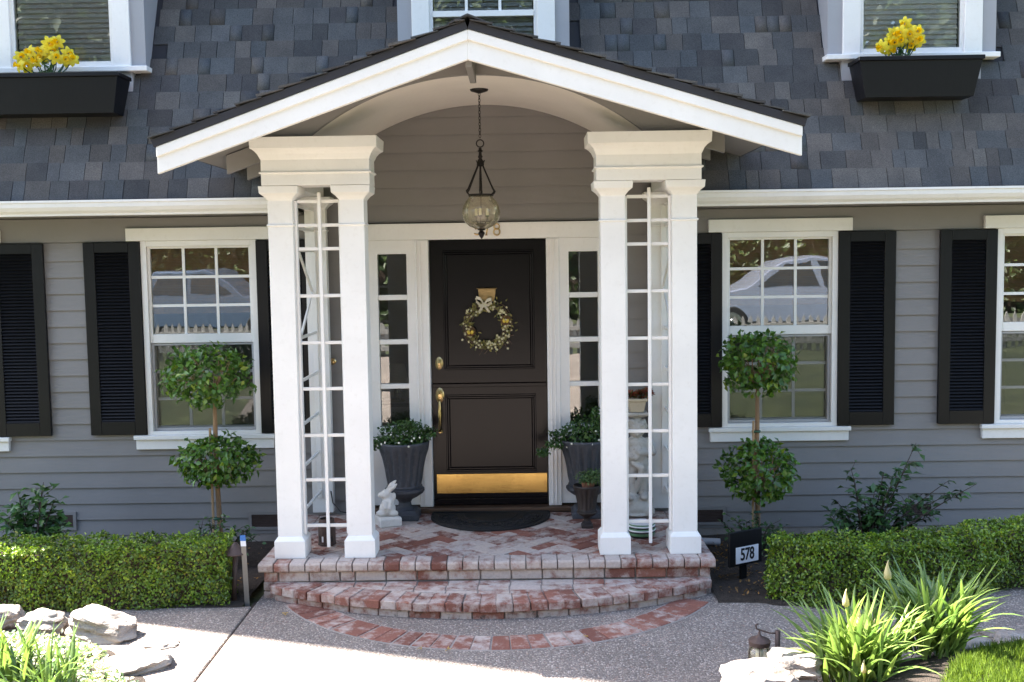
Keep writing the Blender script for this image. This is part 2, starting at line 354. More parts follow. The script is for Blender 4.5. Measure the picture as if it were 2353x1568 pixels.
def rawmesh(name, V, F, mat, tint=None, smooth=False):
    me = bpy.data.meshes.new(name); V = np.asarray(V, np.float32); F = np.asarray(F, np.int32)
    me.vertices.add(len(V)); me.vertices.foreach_set('co', V.ravel())
    k = F.shape[1]; me.loops.add(F.size); me.loops.foreach_set('vertex_index', F.ravel())
    me.polygons.add(len(F)); me.polygons.foreach_set('loop_start', np.arange(len(F), dtype=np.int32)*k); me.polygons.foreach_set('loop_total', np.full(len(F), k, np.int32))
    if tint is not None:
        a = me.color_attributes.new('tint', 'FLOAT_COLOR', 'POINT'); c = np.ones((len(V), 4), np.float32); c[:, :3] = tint; a.data.foreach_set('color', c.ravel())
    me.update(calc_edges=True); me.validate(); me.materials.append(mat)
    if smooth: me.shade_smooth()
    return me
def unit(a): return a/np.maximum(np.linalg.norm(a, axis=-1, keepdims=True), 1e-9)
def leafmesh(name, P, N, L, W, mat, fold=0.25, tints=((0.7, 0.7, 0.7), (1.3, 1.25, 1.1)), jitter=0.7, axis=None, droop=0.0, tint=None):
    n = len(P); P = np.asarray(P, float); L = np.broadcast_to(L, n).astype(float)[:, None]; W = np.broadcast_to(W, n).astype(float)[:, None]
    Nn = unit(unit(np.asarray(N, float))+jitter*rng.normal(size=(n, 3))*0.6)
    A = rng.normal(size=(n, 3)) if axis is None else np.asarray(axis, float)+0.25*rng.normal(size=(n, 3))
    A = unit(A-(A*Nn).sum(1, keepdims=True)*Nn); B = np.cross(Nn, A)
    b0 = P; tip = P+A*L-Nn*L*droop; mid = P+A*L*0.5; l = P+A*L*0.48+B*W*0.5+Nn*W*fold; r = P+A*L*0.48-B*W*0.5+Nn*W*fold
    V = np.stack([b0, l, tip, r, mid], 1).reshape(-1, 3)
    k = np.arange(n)[:, None]*5
    F = np.concatenate([k+np.array([[0, 4, 1]]), k+np.array([[1, 4, 2]]), k+np.array([[0, 3, 4]]), k+np.array([[3, 2, 4]])], 0)
    if tint is None:
        u = rng.random((n, 1)); t0, t1 = np.array(tints[0]), np.array(tints[1]); tint = t0+(t1-t0)*u
    return rawmesh(name, V, F, mat, np.repeat(tint, 5, 0))
def leafobj(name, parent, *a, **kw):
    return link(bpy.data.objects.new(name, leafmesh(name, *a, **kw)), parent)

def blob(name, parts, mat, parent=None, voxel=0.01, smooth=4):
    """ellipsoids / tapered limbs fused into one continuous skin; parts: ('e', centre, radii, rot) or ('c', [(x,y,z,r),...])"""
    bm = bmesh.new()
    for p in parts:
        if p[0] == 'e':
            m = Matrix.Translation(p[1]) @ (p[3] if len(p) > 3 else Matrix.Identity(4)) @ SC(*p[2])
            bmesh.ops.create_icosphere(bm, subdivisions=3, radius=1, matrix=m)
        else:
            pts = p[1]
            for a, b in zip(pts[:-1], pts[1:]):
                for k in range(7):
                    f = k/6; q = [a[i]+(b[i]-a[i])*f for i in range(4)]
                    bmesh.ops.create_icosphere(bm, subdivisions=2, radius=q[3], matrix=Matrix.Translation(q[:3]))
    me = bpy.data.meshes.new(name); bm.to_mesh(me); bm.free()
    tmp = bpy.data.objects.new('tmp', me); COL.objects.link(tmp)
    r = tmp.modifiers.new('r', 'REMESH'); r.mode = 'VOXEL'; r.voxel_size = voxel
    s = tmp.modifiers.new('s', 'SMOOTH'); s.factor = 0.5; s.iterations = smooth
    dg = bpy.context.evaluated_depsgraph_get(); out = bpy.data.meshes.new_from_object(tmp.evaluated_get(dg))
    bpy.data.objects.remove(tmp); out.name = name; out.materials.clear(); out.materials.append(mat); out.shade_smooth()
    return link(bpy.data.objects.new(name, out), parent)

def clip_convex(poly, clip):
    def inside(p, a, b): return (b[0]-a[0])*(p[1]-a[1])-(b[1]-a[1])*(p[0]-a[0]) >= -1e-9
    out = list(poly)
    for i in range(len(clip)):
        a, b = clip[i], clip[(i+1) % len(clip)]; inp = out; out = []
        for j in range(len(inp)):
            p, q = inp[j], inp[(j+1) % len(inp)]
            ip, iq = inside(p, a, b), inside(q, a, b)
            if ip: out.append(p)
            if ip != iq:
                d1 = (b[0]-a[0])*(p[1]-a[1])-(b[1]-a[1])*(p[0]-a[0]); d2 = (b[0]-a[0])*(q[1]-a[1])-(b[1]-a[1])*(q[0]-a[0])
                s_ = d1/(d1-d2); out.append((p[0]+(q[0]-p[0])*s_, p[1]+(q[1]-p[1])*s_))
        if not out: return []
    return out
def area(p): return 0.5*abs(sum(p[i][0]*p[(i+1) % len(p)][1]-p[(i+1) % len(p)][0]*p[i][1] for i in range(len(p))))

# ------------------------------------------------------------------ the ground
def sstep(a, b, x):
    t_ = max(0.0, min(1.0, (x-a)/(b-a))); return t_*t_*(3-2*t_)
def terrain(x, y):
    z = 0.02+0.50*sstep(-4.2, -7.2, y)
    z += 0.02*mnoise.noise(Vector((x*0.5, y*0.5, 0)))*sstep(-4.0, -6.0, y)
    return z
def gridobj(name, xs, ys, fz, mat, kind='structure', smooth=True):
    V = [(x, y, fz(x, y)) for y in ys for x in xs]; n = len(xs)
    F = [(j*n+i, j*n+i+1, (j+1)*n+i+1, (j+1)*n+i) for j in range(len(ys)-1) for i in range(n-1)]
    o = link(bpy.data.objects.new(name, rawmesh(name, V, F, mat, None, smooth))); tag(o, kind=kind); return o
gx = [-150, -80, -45, -25]+[x*0.75 for x in range(-20, 21)]+[25, 45, 80, 150]
gy = [-150, -90, -50, -30, -20]+[-14+0.5*i for i in range(0, 26)]+[0, 4, 10, 30, 80, 150]
gridobj('ground', gx, gy, terrain, M['lawn'])
mb = MB(); mb.box(-60, 60, -21.0, -14.2, 0.40, 0.528); tag(mb.build('street', M['asphalt']), kind='structure')
gridobj('bounce_walk', [-3.6, -2.3, -1.4, -0.5, 0.4, 1.3, 2.2], [-11.0+0.3*i for i in range(23)], lambda x, y: terrain(x, y)+0.035+0.012*sstep(-5.0, -4.4, y), M['agg'])  # unseen stretch of path, added and widened to bounce sunlight onto the porch

# path: two poured slabs with an open joint between them, brick band let into it
PATH = []
def slab(mb, x0, x1, y0, y1): mb.box(x0, x1, y0, y1, -0.06, GZ)
mb = MB(); JX = -1.562
slab(mb, -6.5, JX-0.006, -4.4, -1.58); slab(mb, JX+0.006, 6.5, -4.4, -1.30)
path = tag(mb.build('path', M['agg'], bev=0.006), kind='structure')
mb = MB(); mb.box(JX-0.02, JX+0.02, -4.4, -1.45, -0.05, GZ-0.012); mb.build('joint_filler', M['darkbark'], path)

# planting bed along the house
def bedz(x, y): return 0.075+0.02*mnoise.noise(Vector((x*3, y*3, 1)))+0.008*mnoise.noise(Vector((x*14, y*14, 5)))
def bed(name, x0, x1, y0, y1, fz, step=0.07):
    xs = list(np.arange(x0, x1+1e-6, step)); ys = list(np.arange(y0, y1+1e-6, step)); return gridobj(name, xs, ys, fz, M['soil'])
bed('soil', -5.2, -1.60, -1.60, 0.08, bedz)
def frontR(x): return -1.62-0.22*math.exp(-((x-2.45)/0.65)**2)+0.30*sstep(2.7, 3.6, x)
def bedz_r2(x, y):
    d = y-frontR(x)
    return GZ-0.03+0.045*sstep(-0.02, 0.05, d)+0.015*mnoise.noise(Vector((x*4, y*4, 1)))*sstep(0, 0.2, d)
bed('soil', 1.44, 5.2, -1.95, 0.08, bedz_r2)
# mounded beds in front of the path
def mound(cx, cy, rx, ry, h, x, y):
    q = math.sqrt(((x-cx)/rx)**2+((y-cy)/ry)**2); return h*sstep(1.0, 0.55, q)
def bedL(x, y):
    return GZ-0.035+mound(-3.75, -3.35, 2.35, 1.75, 0.17, x, y)+0.02*mnoise.noise(Vector((x*4, y*4, 2)))
bed('soil', -6.2, -1.30, -5.2, -1.55, bedL)
def bedR(x, y):
    return GZ-0.035+mound(3.35, -3.75, 2.25, 1.55, 0.24, x, y)+0.02*mnoise.noise(Vector((x*4, y*4, 3)))
bed('soil', 1.0, 5.8, -5.4, -2.15, bedR)

# ------------------------------------------------------------------ the house
X0, X1 = -5.4, 5.6           # long front with the mansard roof
house = thing('house', (0, 2.5, 0.05), 'grey clapboard house with dark shingled mansard roof, black shutters and white trim', 'house')
wall = empty('wall', (0, 0, 0.1), house)
LW = [(-4.86, -3.955), (-2.759, -1.854), (1.769, 2.671), (3.90, 4.805)]      # ground floor window casings
WZ0, WZ1 = 0.937, 2.465
openings = [(a+0.03, b-0.03, WZ0+0.02, WZ1-0.02) for a, b in LW]+[(-0.99, 0.88, 0.30, 2.55)]
def wallcells(mb, x0, x1, z0, z1, ops, y0, y1):
    xs = sorted({x0, x1, *[v for o in ops for v in o[:2] if x0 < v < x1]}); zs = sorted({z0, z1, *[v for o in ops for v in o[2:] if z0 < v < z1]})
    for a, b in zip(xs[:-1], xs[1:]):
        for c, d in zip(zs[:-1], zs[1:]):
            mx, mz = (a+b)/2, (c+d)/2
            if any(o[0] < mx < o[1] and o[2] < mz < o[3] for o in ops): continue
            mb.box(a, b, y0, y1, c, d)
mb = MB(); wallcells(mb, X0, X1, 0.06, 3.35, openings, 0.004, 0.11); mb.box(-1.16, 1.02, 0.004, 0.11, 3.35, 3.52); mb.build('sheathing', M['taupe'], wall)
mb = MB()                     # shell behind: ends, back, floors, room partition
mb.box(X0, X0+0.1, 0.12, 6.5, 0.06, 4.6); mb.box(X1-0.1, X1, 0.12, 6.5, 0.06, 4.6); mb.box(X0+0.11, X1-0.11, 6.4, 6.5, 0.06, 4.6)
mb.box(X0+0.11, X1-0.11, 0.12, 6.39, 0.10, 0.335); mb.box(X0+0.11, X1-0.11, 0.6, 6.39, 2.9, 3.0)
for x in (-1.45, 1.35): mb.box(x, x+0.1, 0.12, 6.39, 0.34, 2.89)
mb.box(X0+0.11, X1-0.11, 3.2, 3.3, 0.34, 2.89)
mb.build('inner_wall', M['interior'], house)
mb = MB(); mb.box(-7.50, -5.41, 0.0, 6.5, 0.05, 11.4); mb.build('shadow_block', M['taupe'], house)  # unseen tall block, added to cast the slanting shadow edge on the path

# clapboards, one object per board
BP = 0.1285; ZREF = 2.325
ub = MB(); ub.add([(0, -0.0195, 0), (1, -0.0195, 0), (1, 0.0, 0), (0, 0.0, 0), (0, -0.005, BP+0.012), (1, -0.005, BP+0.012), (1, 0, BP+0.012), (0, 0, BP+0.012)],
                  [(0, 1, 2, 3), (4, 7, 6, 5), (0, 4, 5, 1), (1, 5, 6, 2), (2, 6, 7, 3), (3, 7, 4, 0)])
BOARD = ub.mesh('clapboard', M['taupe'])
def boards(xa, xb, z):
    inst('clapboard', BOARD, wall, T(xa, 0, z) @ SC(xb-xa, 1, 1))
cuts_for = lambda z: [(a+0.01, b-0.01) for a, b in LW if z+BP > WZ0-0.02 and z < WZ1+0.0]
zb = ZREF-17*BP
k = 0
while zb < 2.40:
    for xa, xb in ((X0, -0.995), (0.885, X1)):
        segs = [(xa, xb)]
        for ca, cb in cuts_for(zb):
            segs = [s2 for s1 in segs for s2 in ((s1[0], min(s1[1], ca)), (max(s1[0], cb), s1[1])) if s2[1]-s2[0] > 0.01]
        for s1 in segs:
            boards(*s1, zb)
    zb += BP
z2 = 2.585
while z2 < 3.6:
    boards(-1.32, 1.24, z2); z2 += 0.134
for xa, xb in ((X0, -1.325), (1.245, X1)):
    mb = MB(); mb.box(xa, xb, -0.020, 0.0, 2.470, 2.655); mb.build('frieze_board', M['taupe'], wall, bev=0.003)
    mb = MB(); mb.box(xa, xb, -0.012, 0.05, 0.06, 0.142); mb.build('foundation', M['mortar'], wall)
# crawl-space vents
for xc, zc in ((-3.50, 0.262), (-1.85, 0.245), (1.668, 0.238), (3.31, 0.265)):
    mb = MB(); a, b = 0.125, 0.062
    for s in (-1, 1): mb.box(xc+s*a-0.012, xc+s*a+0.012, -0.028, -0.004, zc-b-0.012, zc+b+0.012)
    for s in (-1, 1): mb.box(xc-a+0.012, xc+a-0.012, -0.028, -0.004, zc+s*b-0.012, zc+s*b+0.012)
    f = mb.build('vent_frame', M['taupe'], wall)
    mb = MB(); mb.box(xc-a+0.012, xc+a-0.012, -0.0195, -0.0175, zc-b+0.012, zc+b-0.012)
    for i in range(9): z = zc-b+0.016+i*0.0125; mb.box(xc-a+0.014, xc+a-0.014, -0.024, -0.0198, z, z+0.004)
    mb.build('vent_mesh', M['rust'], wall)

def window(xa, xb, blind=True):
    """double-hung window in a white casing: nine lights over nine"""
    wdw = empty('window', ((xa+xb)/2, 0, WZ0), house)
    mb = MB(); mb.box(xa-0.105, xb+0.105, -0.052, 0.0, 2.473, 2.572); mb.build('head_trim', M['white'], wdw, bev=0.003)
    mb = MB(); mb.box(xa-0.105, xb+0.105, -0.062, 0.0, 0.912, 0.945); mb.build('sill', M['white'], wdw, bev=0.003)
    mb = MB(); mb.box(xa-0.092, xb+0.092, -0.042, 0.0, 0.832, 0.911); mb.build('apron', M['white'], wdw, bev=0.003)
    mb = MB(); ym = -0.034
    mb.box(xa, xa+0.045, ym, 0.10, 0.946, 2.472); mb.box(xb-0.045, xb, ym, 0.10, 0.946, 2.472)
    mb.box(xa+0.045, xb-0.045, ym, 0.10, 2.428, 2.472); mb.box(xa+0.045, xb-0.045, ym, 0.10, 0.946, 0.975)
    mb.build('casing', M['white'], wdw, bev=0.002)
    gx0, gx1 = xa+0.066, xb-0.066
    # upper sash, in front
    mb = MB(); u0, u1 = 1.742, 2.412
    mb.box(xa+0.0455, gx0, -0.012, 0.022, 1.672, 2.4275); mb.box(gx1, xb-0.0455, -0.012, 0.022, 1.672, 2.4275)
    mb.box(gx0, gx1, -0.012, 0.022, u1, 2.4275); mb.box(gx0, gx1, -0.012, 0.022, 1.672, u0)
    mb.build('upper_sash', M['white'], wdw, bev=0.002)
    l0, l1 = 1.008, 1.655
    mb = MB(); mb.box(xa+0.0455, gx0, 0.030, 0.060, 0.976, 1.70); mb.box(gx1, xb-0.0455, 0.030, 0.060, 0.976, 1.70)
    mb.box(gx0, gx1, 0.030, 0.060, l1, 1.70); mb.box(gx0, gx1, 0.030, 0.060, 0.976, l0)
    mb.build('lower_sash', M['white'], wdw, bev=0.002)
    # screen in its grey frame before the lower sash
    mb = MB(); s0, s1 = xa+0.048, xb-0.048
    mb.box(s0, s0+0.020, -0.002, 0.010, 0.978, 1.668); mb.box(s1-0.020, s1, -0.002, 0.010, 0.978, 1.668)
    mb.box(s0+0.02, s1-0.02, -0.002, 0.010, 0.978, 0.998); mb.box(s0+0.02, s1-0.02, -0.002, 0.010, 1.652, 1.668)
    mb.build('screen_frame', M['greysash'], wdw, bev=0.0015)
    mb = MB(); mb.box(s0+0.02, s1-0.02, 0.003, 0.0036, 0.998, 1.652); mb.build('screen', M['screen'], wdw)
    for (z0, z1, y) in ((u0, u1, 0.0), (l0, l1, 0.042)):
        px = (gx1-gx0)/3; pz = (z1-z0)/3; mw_ = 0.011
        for i in (1, 2):
            mb = MB(); mb.box(gx0+i*px-mw_, gx0+i*px+mw_, y, y+0.012, z0, z1); mb.build('muntin', M['white'], wdw)
            for c in range(3):
                mb = MB(); mb.box(gx0+c*px+(mw_ if c else 0), gx0+(c+1)*px-(mw_ if c < 2 else 0), y+0.0005, y+0.0115, z0+i*pz-mw_, z0+i*pz+mw_); mb.build('muntin', M['white'], wdw)
        for i in range(3):
            for j in range(3):
                mb = MB(); mb.box(gx0+i*px+(mw_ if i else 0), gx0+(i+1)*px-(mw_ if i < 2 else 0), y+0.004, y+0.0065, z0+j*pz+(mw_ if j else 0), z0+(j+1)*pz-(mw_ if j < 2 else 0)); mb.build('pane', M['glass'], wdw)
    if blind:
        mb = MB(); z = 2.43; i = 0
        while z > 1.99:
            y = 0.032+0.003*math.sin(i*0.9); mb.box(gx0-0.012, gx1+0.012, y, y+0.006, z-0.0105, z); z -= 0.012; i += 1
        mb.box(gx0-0.012, gx1+0.012, 0.028, 0.05, 2.13, 2.165); mb.box(gx0-0.012, gx1+0.012, 0.028, 0.05, 1.95, 1.985); mb.box(gx0-0.012, gx1+0.012, 0.030, 0.05, 1.90, 1.945)
        mb.build('bamboo_blind', M['bamboo'], wdw)
    return wdw
for a, b in LW: window(a, b)

# shutters, each louvre slat its own piece
mb = MB(); mb.box(-0.134, 0.134, -0.0125, 0.0125, -0.0028, 0.0028); SLAT = mb.mesh('slat', M['black'])
def shutter(xc, wd=0.440):
    z0, z1 = 0.952, 2.464; s = empty('shutter', (xc, -0.03, z0), house); h = wd/2; st = 0.088
    mb = MB(); y0, y1 = -0.052, -0.020
    for sgn in (-1, 1):
        mb = MB(); mb.box(min(xc+sgn*h, xc+sgn*(h-st)), max(xc+sgn*h, xc+sgn*(h-st)), y0, y1, z0, z1); mb.build('stile', M['black'], s, bev=0.003)
    for (a, b) in ((z0, z0+0.105), (z1-0.078, z1)):
        mb = MB(); mb.box(xc-h+st, xc+h-st, y0+0.001, y1, a, b); mb.build('rail', M['black'], s, bev=0.002)
    mb = MB(); mb.box(xc-h+st, xc+h-st, -0.023, -0.0205, z0+0.105, z1-0.078); mb.build('backing', M['black'], s)
    n = 52; p = (z1-0.078-z0-0.105)/n
    for i in range(n):
        inst('slat', SLAT, s, T(xc, -0.0385, z0+0.105+(i+0.5)*p) @ RX(R(48)))
for xc in (-3.738, -2.982, -1.634, 1.549, 2.893, 3.676): shutter(xc)

# gutter with an ogee face
prof = [(-0.300, 2.770), (-0.300, 2.660), (-0.368, 2.660), (-0.372, 2.675), (-0.392, 2.695), (-0.408, 2.722), (-0.411, 2.752), (-0.418, 2.756), (-0.418, 2.772), (-0.408, 2.772), (-0.402, 2.756), (-0.396, 2.722), (-0.380, 2.70), (-0.362, 2.672), (-0.310, 2.672), (-0.310, 2.770)]
def gutter(xa, xb):
    mb = MB(); mb.rings([[(xa, y, z) for y, z in prof], [(xb, y, z) for y, z in prof]]); return mb.build('gutter', M['white'], house)
PX0, PX1 = -1.478, 1.388      # the porch opens through the eaves here
for xa, xb in ((X0, PX0), (PX1, X1)):
    gutter(xa, xb)
    mb = MB(); mb.box(xa, xb, -0.299, 0.0, 2.660, 2.676); mb.build('soffit', M['taupe'], house)
    mb = MB(); mb.box(xa, xb, -0.2985, -0.275, 2.677, 2.79); mb.build('fascia', M['white'], house)

# ---- mansard roof and its shingles
RA = R(68); RY0, RZ0 = -0.335, 2.775
roof = empty('roof', (0, RY0, RZ0), house)
cs, sn = math.cos(RA), math.sin(RA)
def roofpt(x, s, n=0.0): return (x, RY0+s*cs-n*sn, RZ0+s*sn+n*cs)
mb = MB(); L = 3.0
def deck(xa, xb, sa, sb):
    mb.add([roofpt(xa, sa, -0.004), roofpt(xb, sa, -0.004), roofpt(xb, sb, -0.004), roofpt(xa, sb, -0.004), roofpt(xa, sa, -0.05), roofpt(xb, sa, -0.05), roofpt(xb, sb, -0.05), roofpt(xa, sb, -0.05)],
           [(0, 1, 2, 3), (4, 7, 6, 5), (0, 4, 5, 1), (1, 5, 6, 2), (2, 6, 7, 3), (3, 7, 4, 0)])
SMID = 0.86/sn
deck(X0-0.1, PX0, 0, L); deck(PX1, X1+0.1, 0, L); deck(PX0, PX1, SMID, L)
nst = 14; dxs = (PX1-PX0)/nst
for i in range(nst):
    xa = PX0+i*dxs; sa = (3.66-0.33*abs(xa+dxs/2+0.1)-RZ0)/sn
    if sa < SMID: deck(xa, xa+dxs, sa, SMID)
kx, ky, kz = roofpt(0, L)
mb.add([(X0-0.1, ky, kz), (X1+0.1, ky, kz), (X1+0.1, 4.2, 6.5), (X0-0.1, 4.2, 6.5), (X1+0.1, 7.2, 5.4), (X0-0.1, 7.2, 5.4), (X1+0.1, 6.6, 4.4), (X0-0.1, 6.6, 4.4)], [(0, 1, 2, 3), (3, 2, 4, 5), (5, 4, 6, 7)])
mb.build('roof_deck', M['roofdeck'], roof)
mb = MB(); mb.box(X0-0.1, X1+0.1, ky-0.60, ky+0.05, kz-0.10, kz+0.02); mb.build('shade_ledge', M['white'], house, bev=0.004)  # unseen overhang, added to keep grazing sun off the shingles
DORM = [(-3.945, -2.665), (-0.715, 0.605), (2.585, 3.87)]
PAL = [(0.068, 0.069, 0.070), (0.075, 0.077, 0.079), (0.088, 0.080, 0.074), (0.070, 0.064, 0.060), (0.050, 0.048, 0.049), (0.060, 0.065, 0.069), (0.079, 0.072, 0.067), (0.046, 0.046, 0.047), (0.092, 0.086, 0.080), (0.064, 0.065, 0.066)]
EXPO = 0.1485
mb = MB(); mb.box(-0.5, 0.5, 0.0, 1.0, 0.0, 1.0); SHING = mb.mesh('shingle', M['shingle'])
sh = []
for c in range(0, 18):
    x = X0-0.05-random.random()*0.15; s0 = c*EXPO
    while x < X1+0.05:
        wd = random.choice((0.095, 0.13, 0.16, 0.19, 0.22, 0.12, 0.145)); xm = x+wd/2
        zc = RZ0+(s0+EXPO*0.6)*sn
        if PX0-0.01 < xm < PX1+0.01 and zc < 3.74-0.34*abs(xm+0.1): x += wd; continue
        if not any(a-0.02 < xm < b+0.02 and zc > 3.80 for a, b in DORM): sh.append((c, x, wd, s0+random.uniform(-0.003, 0.004), random.choice((0.005, 0.005, 0.007, 0.008)), tuple(v*1.12 for v in random.choice(PAL)), random.uniform(-0.012, 0.012)))
        x += wd
def visible(s):
    p = np.array(roofpt(s[1]+s[2]/2, s[3]+0.07))-CAM; z = p@_fw; px, py = IW/2+FPX*(p@_rt)/z, IH/2-FPX*(p@_up)/z
    if not (-10 < px < IW+10 and -5 < py < IH): return 0
    if py > 60+abs(px-1090)*0.33 and py < 110+abs(px-1090)*0.38 and 340 < px < 1860: return 0
    if 590 < px < 1620 and py > 250-0.0*px: return 0
    return s[2]*1000-s[0]*6
order = sorted(range(len(sh)), key=lambda i: -visible(sh[i])); top = set(order[:300])
fv, ff, ft = [], [], []
for i, (c, x, wd, s0, th, colr, sk) in enumerate(sh):
    jit = random.uniform(0.86, 1.14); colr = tuple(v*jit for v in colr)
    n0 = 0.001+0.0*c
    # local: x across, y outward thickness, z up the slope; laid with its head tucked under the next course
    mw = T(*roofpt(x+wd/2, s0, n0)) @ RX(-(math.pi/2-RA)+0.022) @ RYm(sk*0.1) @ T(0, -th, 0) @ SC(wd-0.004, th, EXPO+0.012)
    if i in top: inst('shingle', SHING, roof, mw, colr)
    else:
        b = len(fv); fv += [tuple(mw @ v.co) for v in SHING.vertices]; ft += [colr]*8; ff += [tuple(b+k for k in p.vertices) for p in SHING.polygons]
o = link(bpy.data.objects.new('shingle_field', rawmesh('shingle_field', fv, ff, M['shingle_far'], np.array(ft))), roof); tag(o, kind='stuff')

# ---- dormers with sash windows and blinds
def dormer(a, b, z0, rail=None, blindmat='blindgrey', gap=0.008):
    d = empty('dormer', ((a+b)/2, 0, z0), house); zt = 5.35
    ga, gb = a+0.245, b-0.245            # daylight of the window
    mb = MB(); mb.box(a, a+0.11, 0.0, 1.6, z0, zt); mb.box(b-0.11, b, 0.0, 1.6, z0, zt); mb.box(a+0.11, b-0.11, 0.0, 0.1, z0-0.25, z0); mb.box(a, b, 0.0, 1.6, zt, zt+0.1)
    mb.build('dormer_wall', M['trimgrey'], d)
    for s in (a+0.111, b-0.245):
        mb = MB(); mb.box(s, s+0.134, -0.022, 0.10, z0+0.03, zt); mb.build('casing', M['white'], d, bev=0.003)
    mb = MB(); mb.box(a-0.02, b+0.02, -0.045, 0.10, z0-0.01, z0+0.03); mb.build('sill', M['white'], d, bev=0.004)
    mb = MB(); fw_ = 0.028
    mb.box(ga, ga+fw_, 0.0, 0.05, z0+0.031, zt); mb.box(gb-fw_, gb, 0.0, 0.05, z0+0.031, zt); mb.box(ga+fw_, gb-fw_, 0.0, 0.05, z0+0.031, z0+0.075)
    if rail: mb.box(ga+fw_, gb-fw_, -0.008, 0.05, rail, rail+0.045)
    mb.build('sash', M['white'], d, bev=0.002)
    if rail:
        for i in (1, 2):
            xm = ga+fw_+(gb-ga-2*fw_)*i/3; mb = MB(); mb.box(xm-0.011, xm+0.011, 0.012, 0.024, rail+0.045, zt); mb.build('muntin', M['white'], d)
        zs = [z0+0.075, rail, rail+0.045, zt]
        for (p, q) in ((zs[0], zs[1]), (zs[2], zs[3])):
            mb = MB(); mb.box(ga+fw_, gb-fw_, 0.016, 0.019, p, q); mb.build('pane', M['glass_up'], d)
    else:
        mb = MB(); mb.box(ga+fw_, gb-fw_, 0.016, 0.019, z0+0.075, zt); mb.build('pane', M['glass_up'], d)
    z = z0+0.09; mbs = MB(); mbs.box(-(gb-ga)/2+0.035, (gb-ga)/2-0.035, -0.0225, 0.0225, -0.001, 0.001); sm = mbs.mesh('blind_slat', M[blindmat])
    while z < 5.0:
        inst('blind_slat', sm, d, T((ga+gb)/2, 0.050, z) @ RX(R(66))); z += 0.0385
    mb = MB(); mb.box(ga, gb, 0.25, 0.26, z0, zt); mb.build('backing', M['darkwood'], d)
dormer(*DORM[0], 3.785, None, 'blindgrey'); dormer(*DORM[1], 3.55, 4.150, 'blindgrey'); dormer(*DORM[2], 3.785, None, 'blind')

# ---- entrance: surround, sidelights, Dutch door
DX0, DX1, DZ0, DZ1 = -0.508, 0.400, 0.345, 2.445
mb = MB(); mb.box(-1.02, 0.905, -0.040, 0.0, DZ1+0.004, 2.577); ent = mb.build('door_header', M['white'], house, bev=0.003)
mb = MB(); mb.box(-1.02, 0.905, -0.046, 0.0, 2.5775, 2.584); mb.build('flashing', M['iron'], ent)
for s, (xa, xb) in ((-1, (-0.615, DX0-0.004)), (1, (DX1+0.004, 0.505))):
    mb = MB(); mb.box(xa, xb, -0.052, 0.10, 0.345, DZ1+0.003)
    xi = xb if s < 0 else xa
    o = mb.build('door_jamb', M['white'], house, bev=0.004)
    mb = MB(); c_ = (xa+xb)/2
    for q in (-0.030, 0.0): mb.box(c_+q-0.005+s*0.012, c_+q+0.005+s*0.012, -0.060, -0.0525, 0.36, DZ1-0.01)
    mb.build('jamb_moulding', M['white'], o, bev=0.002)
def sidelight(xa, xb, ga, gb):
    s = empty('sidelight', ((xa+xb)/2, 0, 0.36), house)
    rows = [(0.985, 1.287), (1.325, 1.637), (1.676, 1.984), (2.025, 2.343)]
    mb = MB(); mb.box(xa, ga, -0.030, 0.05, 0.36, DZ1+0.003); mb.box(gb, xb, -0.030, 0.05, 0.36, DZ1+0.003)
    mb.box(ga, gb, -0.030, 0.05, 0.36, rows[0][0]); mb.box(ga, gb, -0.030, 0.05, rows[-1][1], DZ1+0.003); mb.build('panel', M['white'], s)
    for (p, q) in zip(rows[:-1], rows[1:]):
        mb = MB(); mb.box(ga, gb, -0.024, 0.03, p[1], q[0]); mb.build('muntin', M['white'], s, bev=0.003)
    for z0, z1 in rows:
        mb = MB(); mb.box(ga, gb, 0.004, 0.008, z0, z1); mb.build('pane', M['glass'], s)
sidelight(-1.0, -0.6155, -0.912, -0.684); sidelight(0.5055, 0.89, 0.578, 0.806)
mb = MB(); mb.box(-1.03, 0.91, -0.10, 0.11, FZ, 0.342); mb.build('threshold', M['darkwood'], house, bev=0.006)
door = empty('front_door', ((DX0+DX1)/2, 0.02, DZ0), house)
YD = 0.018
zs = 1.318
def doorleaf(name, z0, z1, p):
    mb = MB(); (a, b, c, d) = p
    mb.box(DX0, a, YD, YD+0.045, z0, z1); mb.box(b, DX1, YD, YD+0.045, z0, z1); mb.box(a, b, YD, YD+0.045, z0, c); mb.box(a, b, YD, YD+0.045, d, z1)
    o = mb.build(name, M['doorpaint'], door)
    mb = MB()
    # bolection moulding round a raised field
    for k, (o0, yy) in enumerate(((0.0, YD-0.010), (0.016, YD-0.004))):
        q = 0.016
        mb.box(a+o0, b-o0, yy, YD+0.03, c+o0, c+o0+q); mb.box(a+o0, b-o0, yy, YD+0.03, d-o0-q, d-o0)
        mb.box(a+o0, a+o0+q, yy+0.0005, YD+0.03, c+o0+q, d-o0-q); mb.box(b-o0-q, b-o0, yy+0.0005, YD+0.03, c+o0+q, d-o0-q)
    mb.build('panel_moulding', M['doorpaint'], door, bev=0.004)
    mb = MB(); mb.box(a+0.033, b-0.033, YD+0.006, YD+0.03, c+0.033, d-0.033); mb.build('door_panel', M['doorpaint'], door, bev=0.004)
ul = [PY(1017, 575, YD), PY(1227, 852, YD), PY(1030, 907, YD), PY(1230, 1090, YD)]
doorleaf('upper_leaf', zs+0.004, DZ1-0.004, (-0.408, 0.308, 1.425, 2.365))
doorleaf('lower_leaf', DZ0+0.004, zs-0.002, (-0.405, 0.312, 0.612, 1.228))
mb = MB(); mb.box(DX0, DX1, YD-0.016, YD-0.001, zs-0.030, zs-0.002); mb.build('ledge', M['doorpaint'], door, bev=0.003)
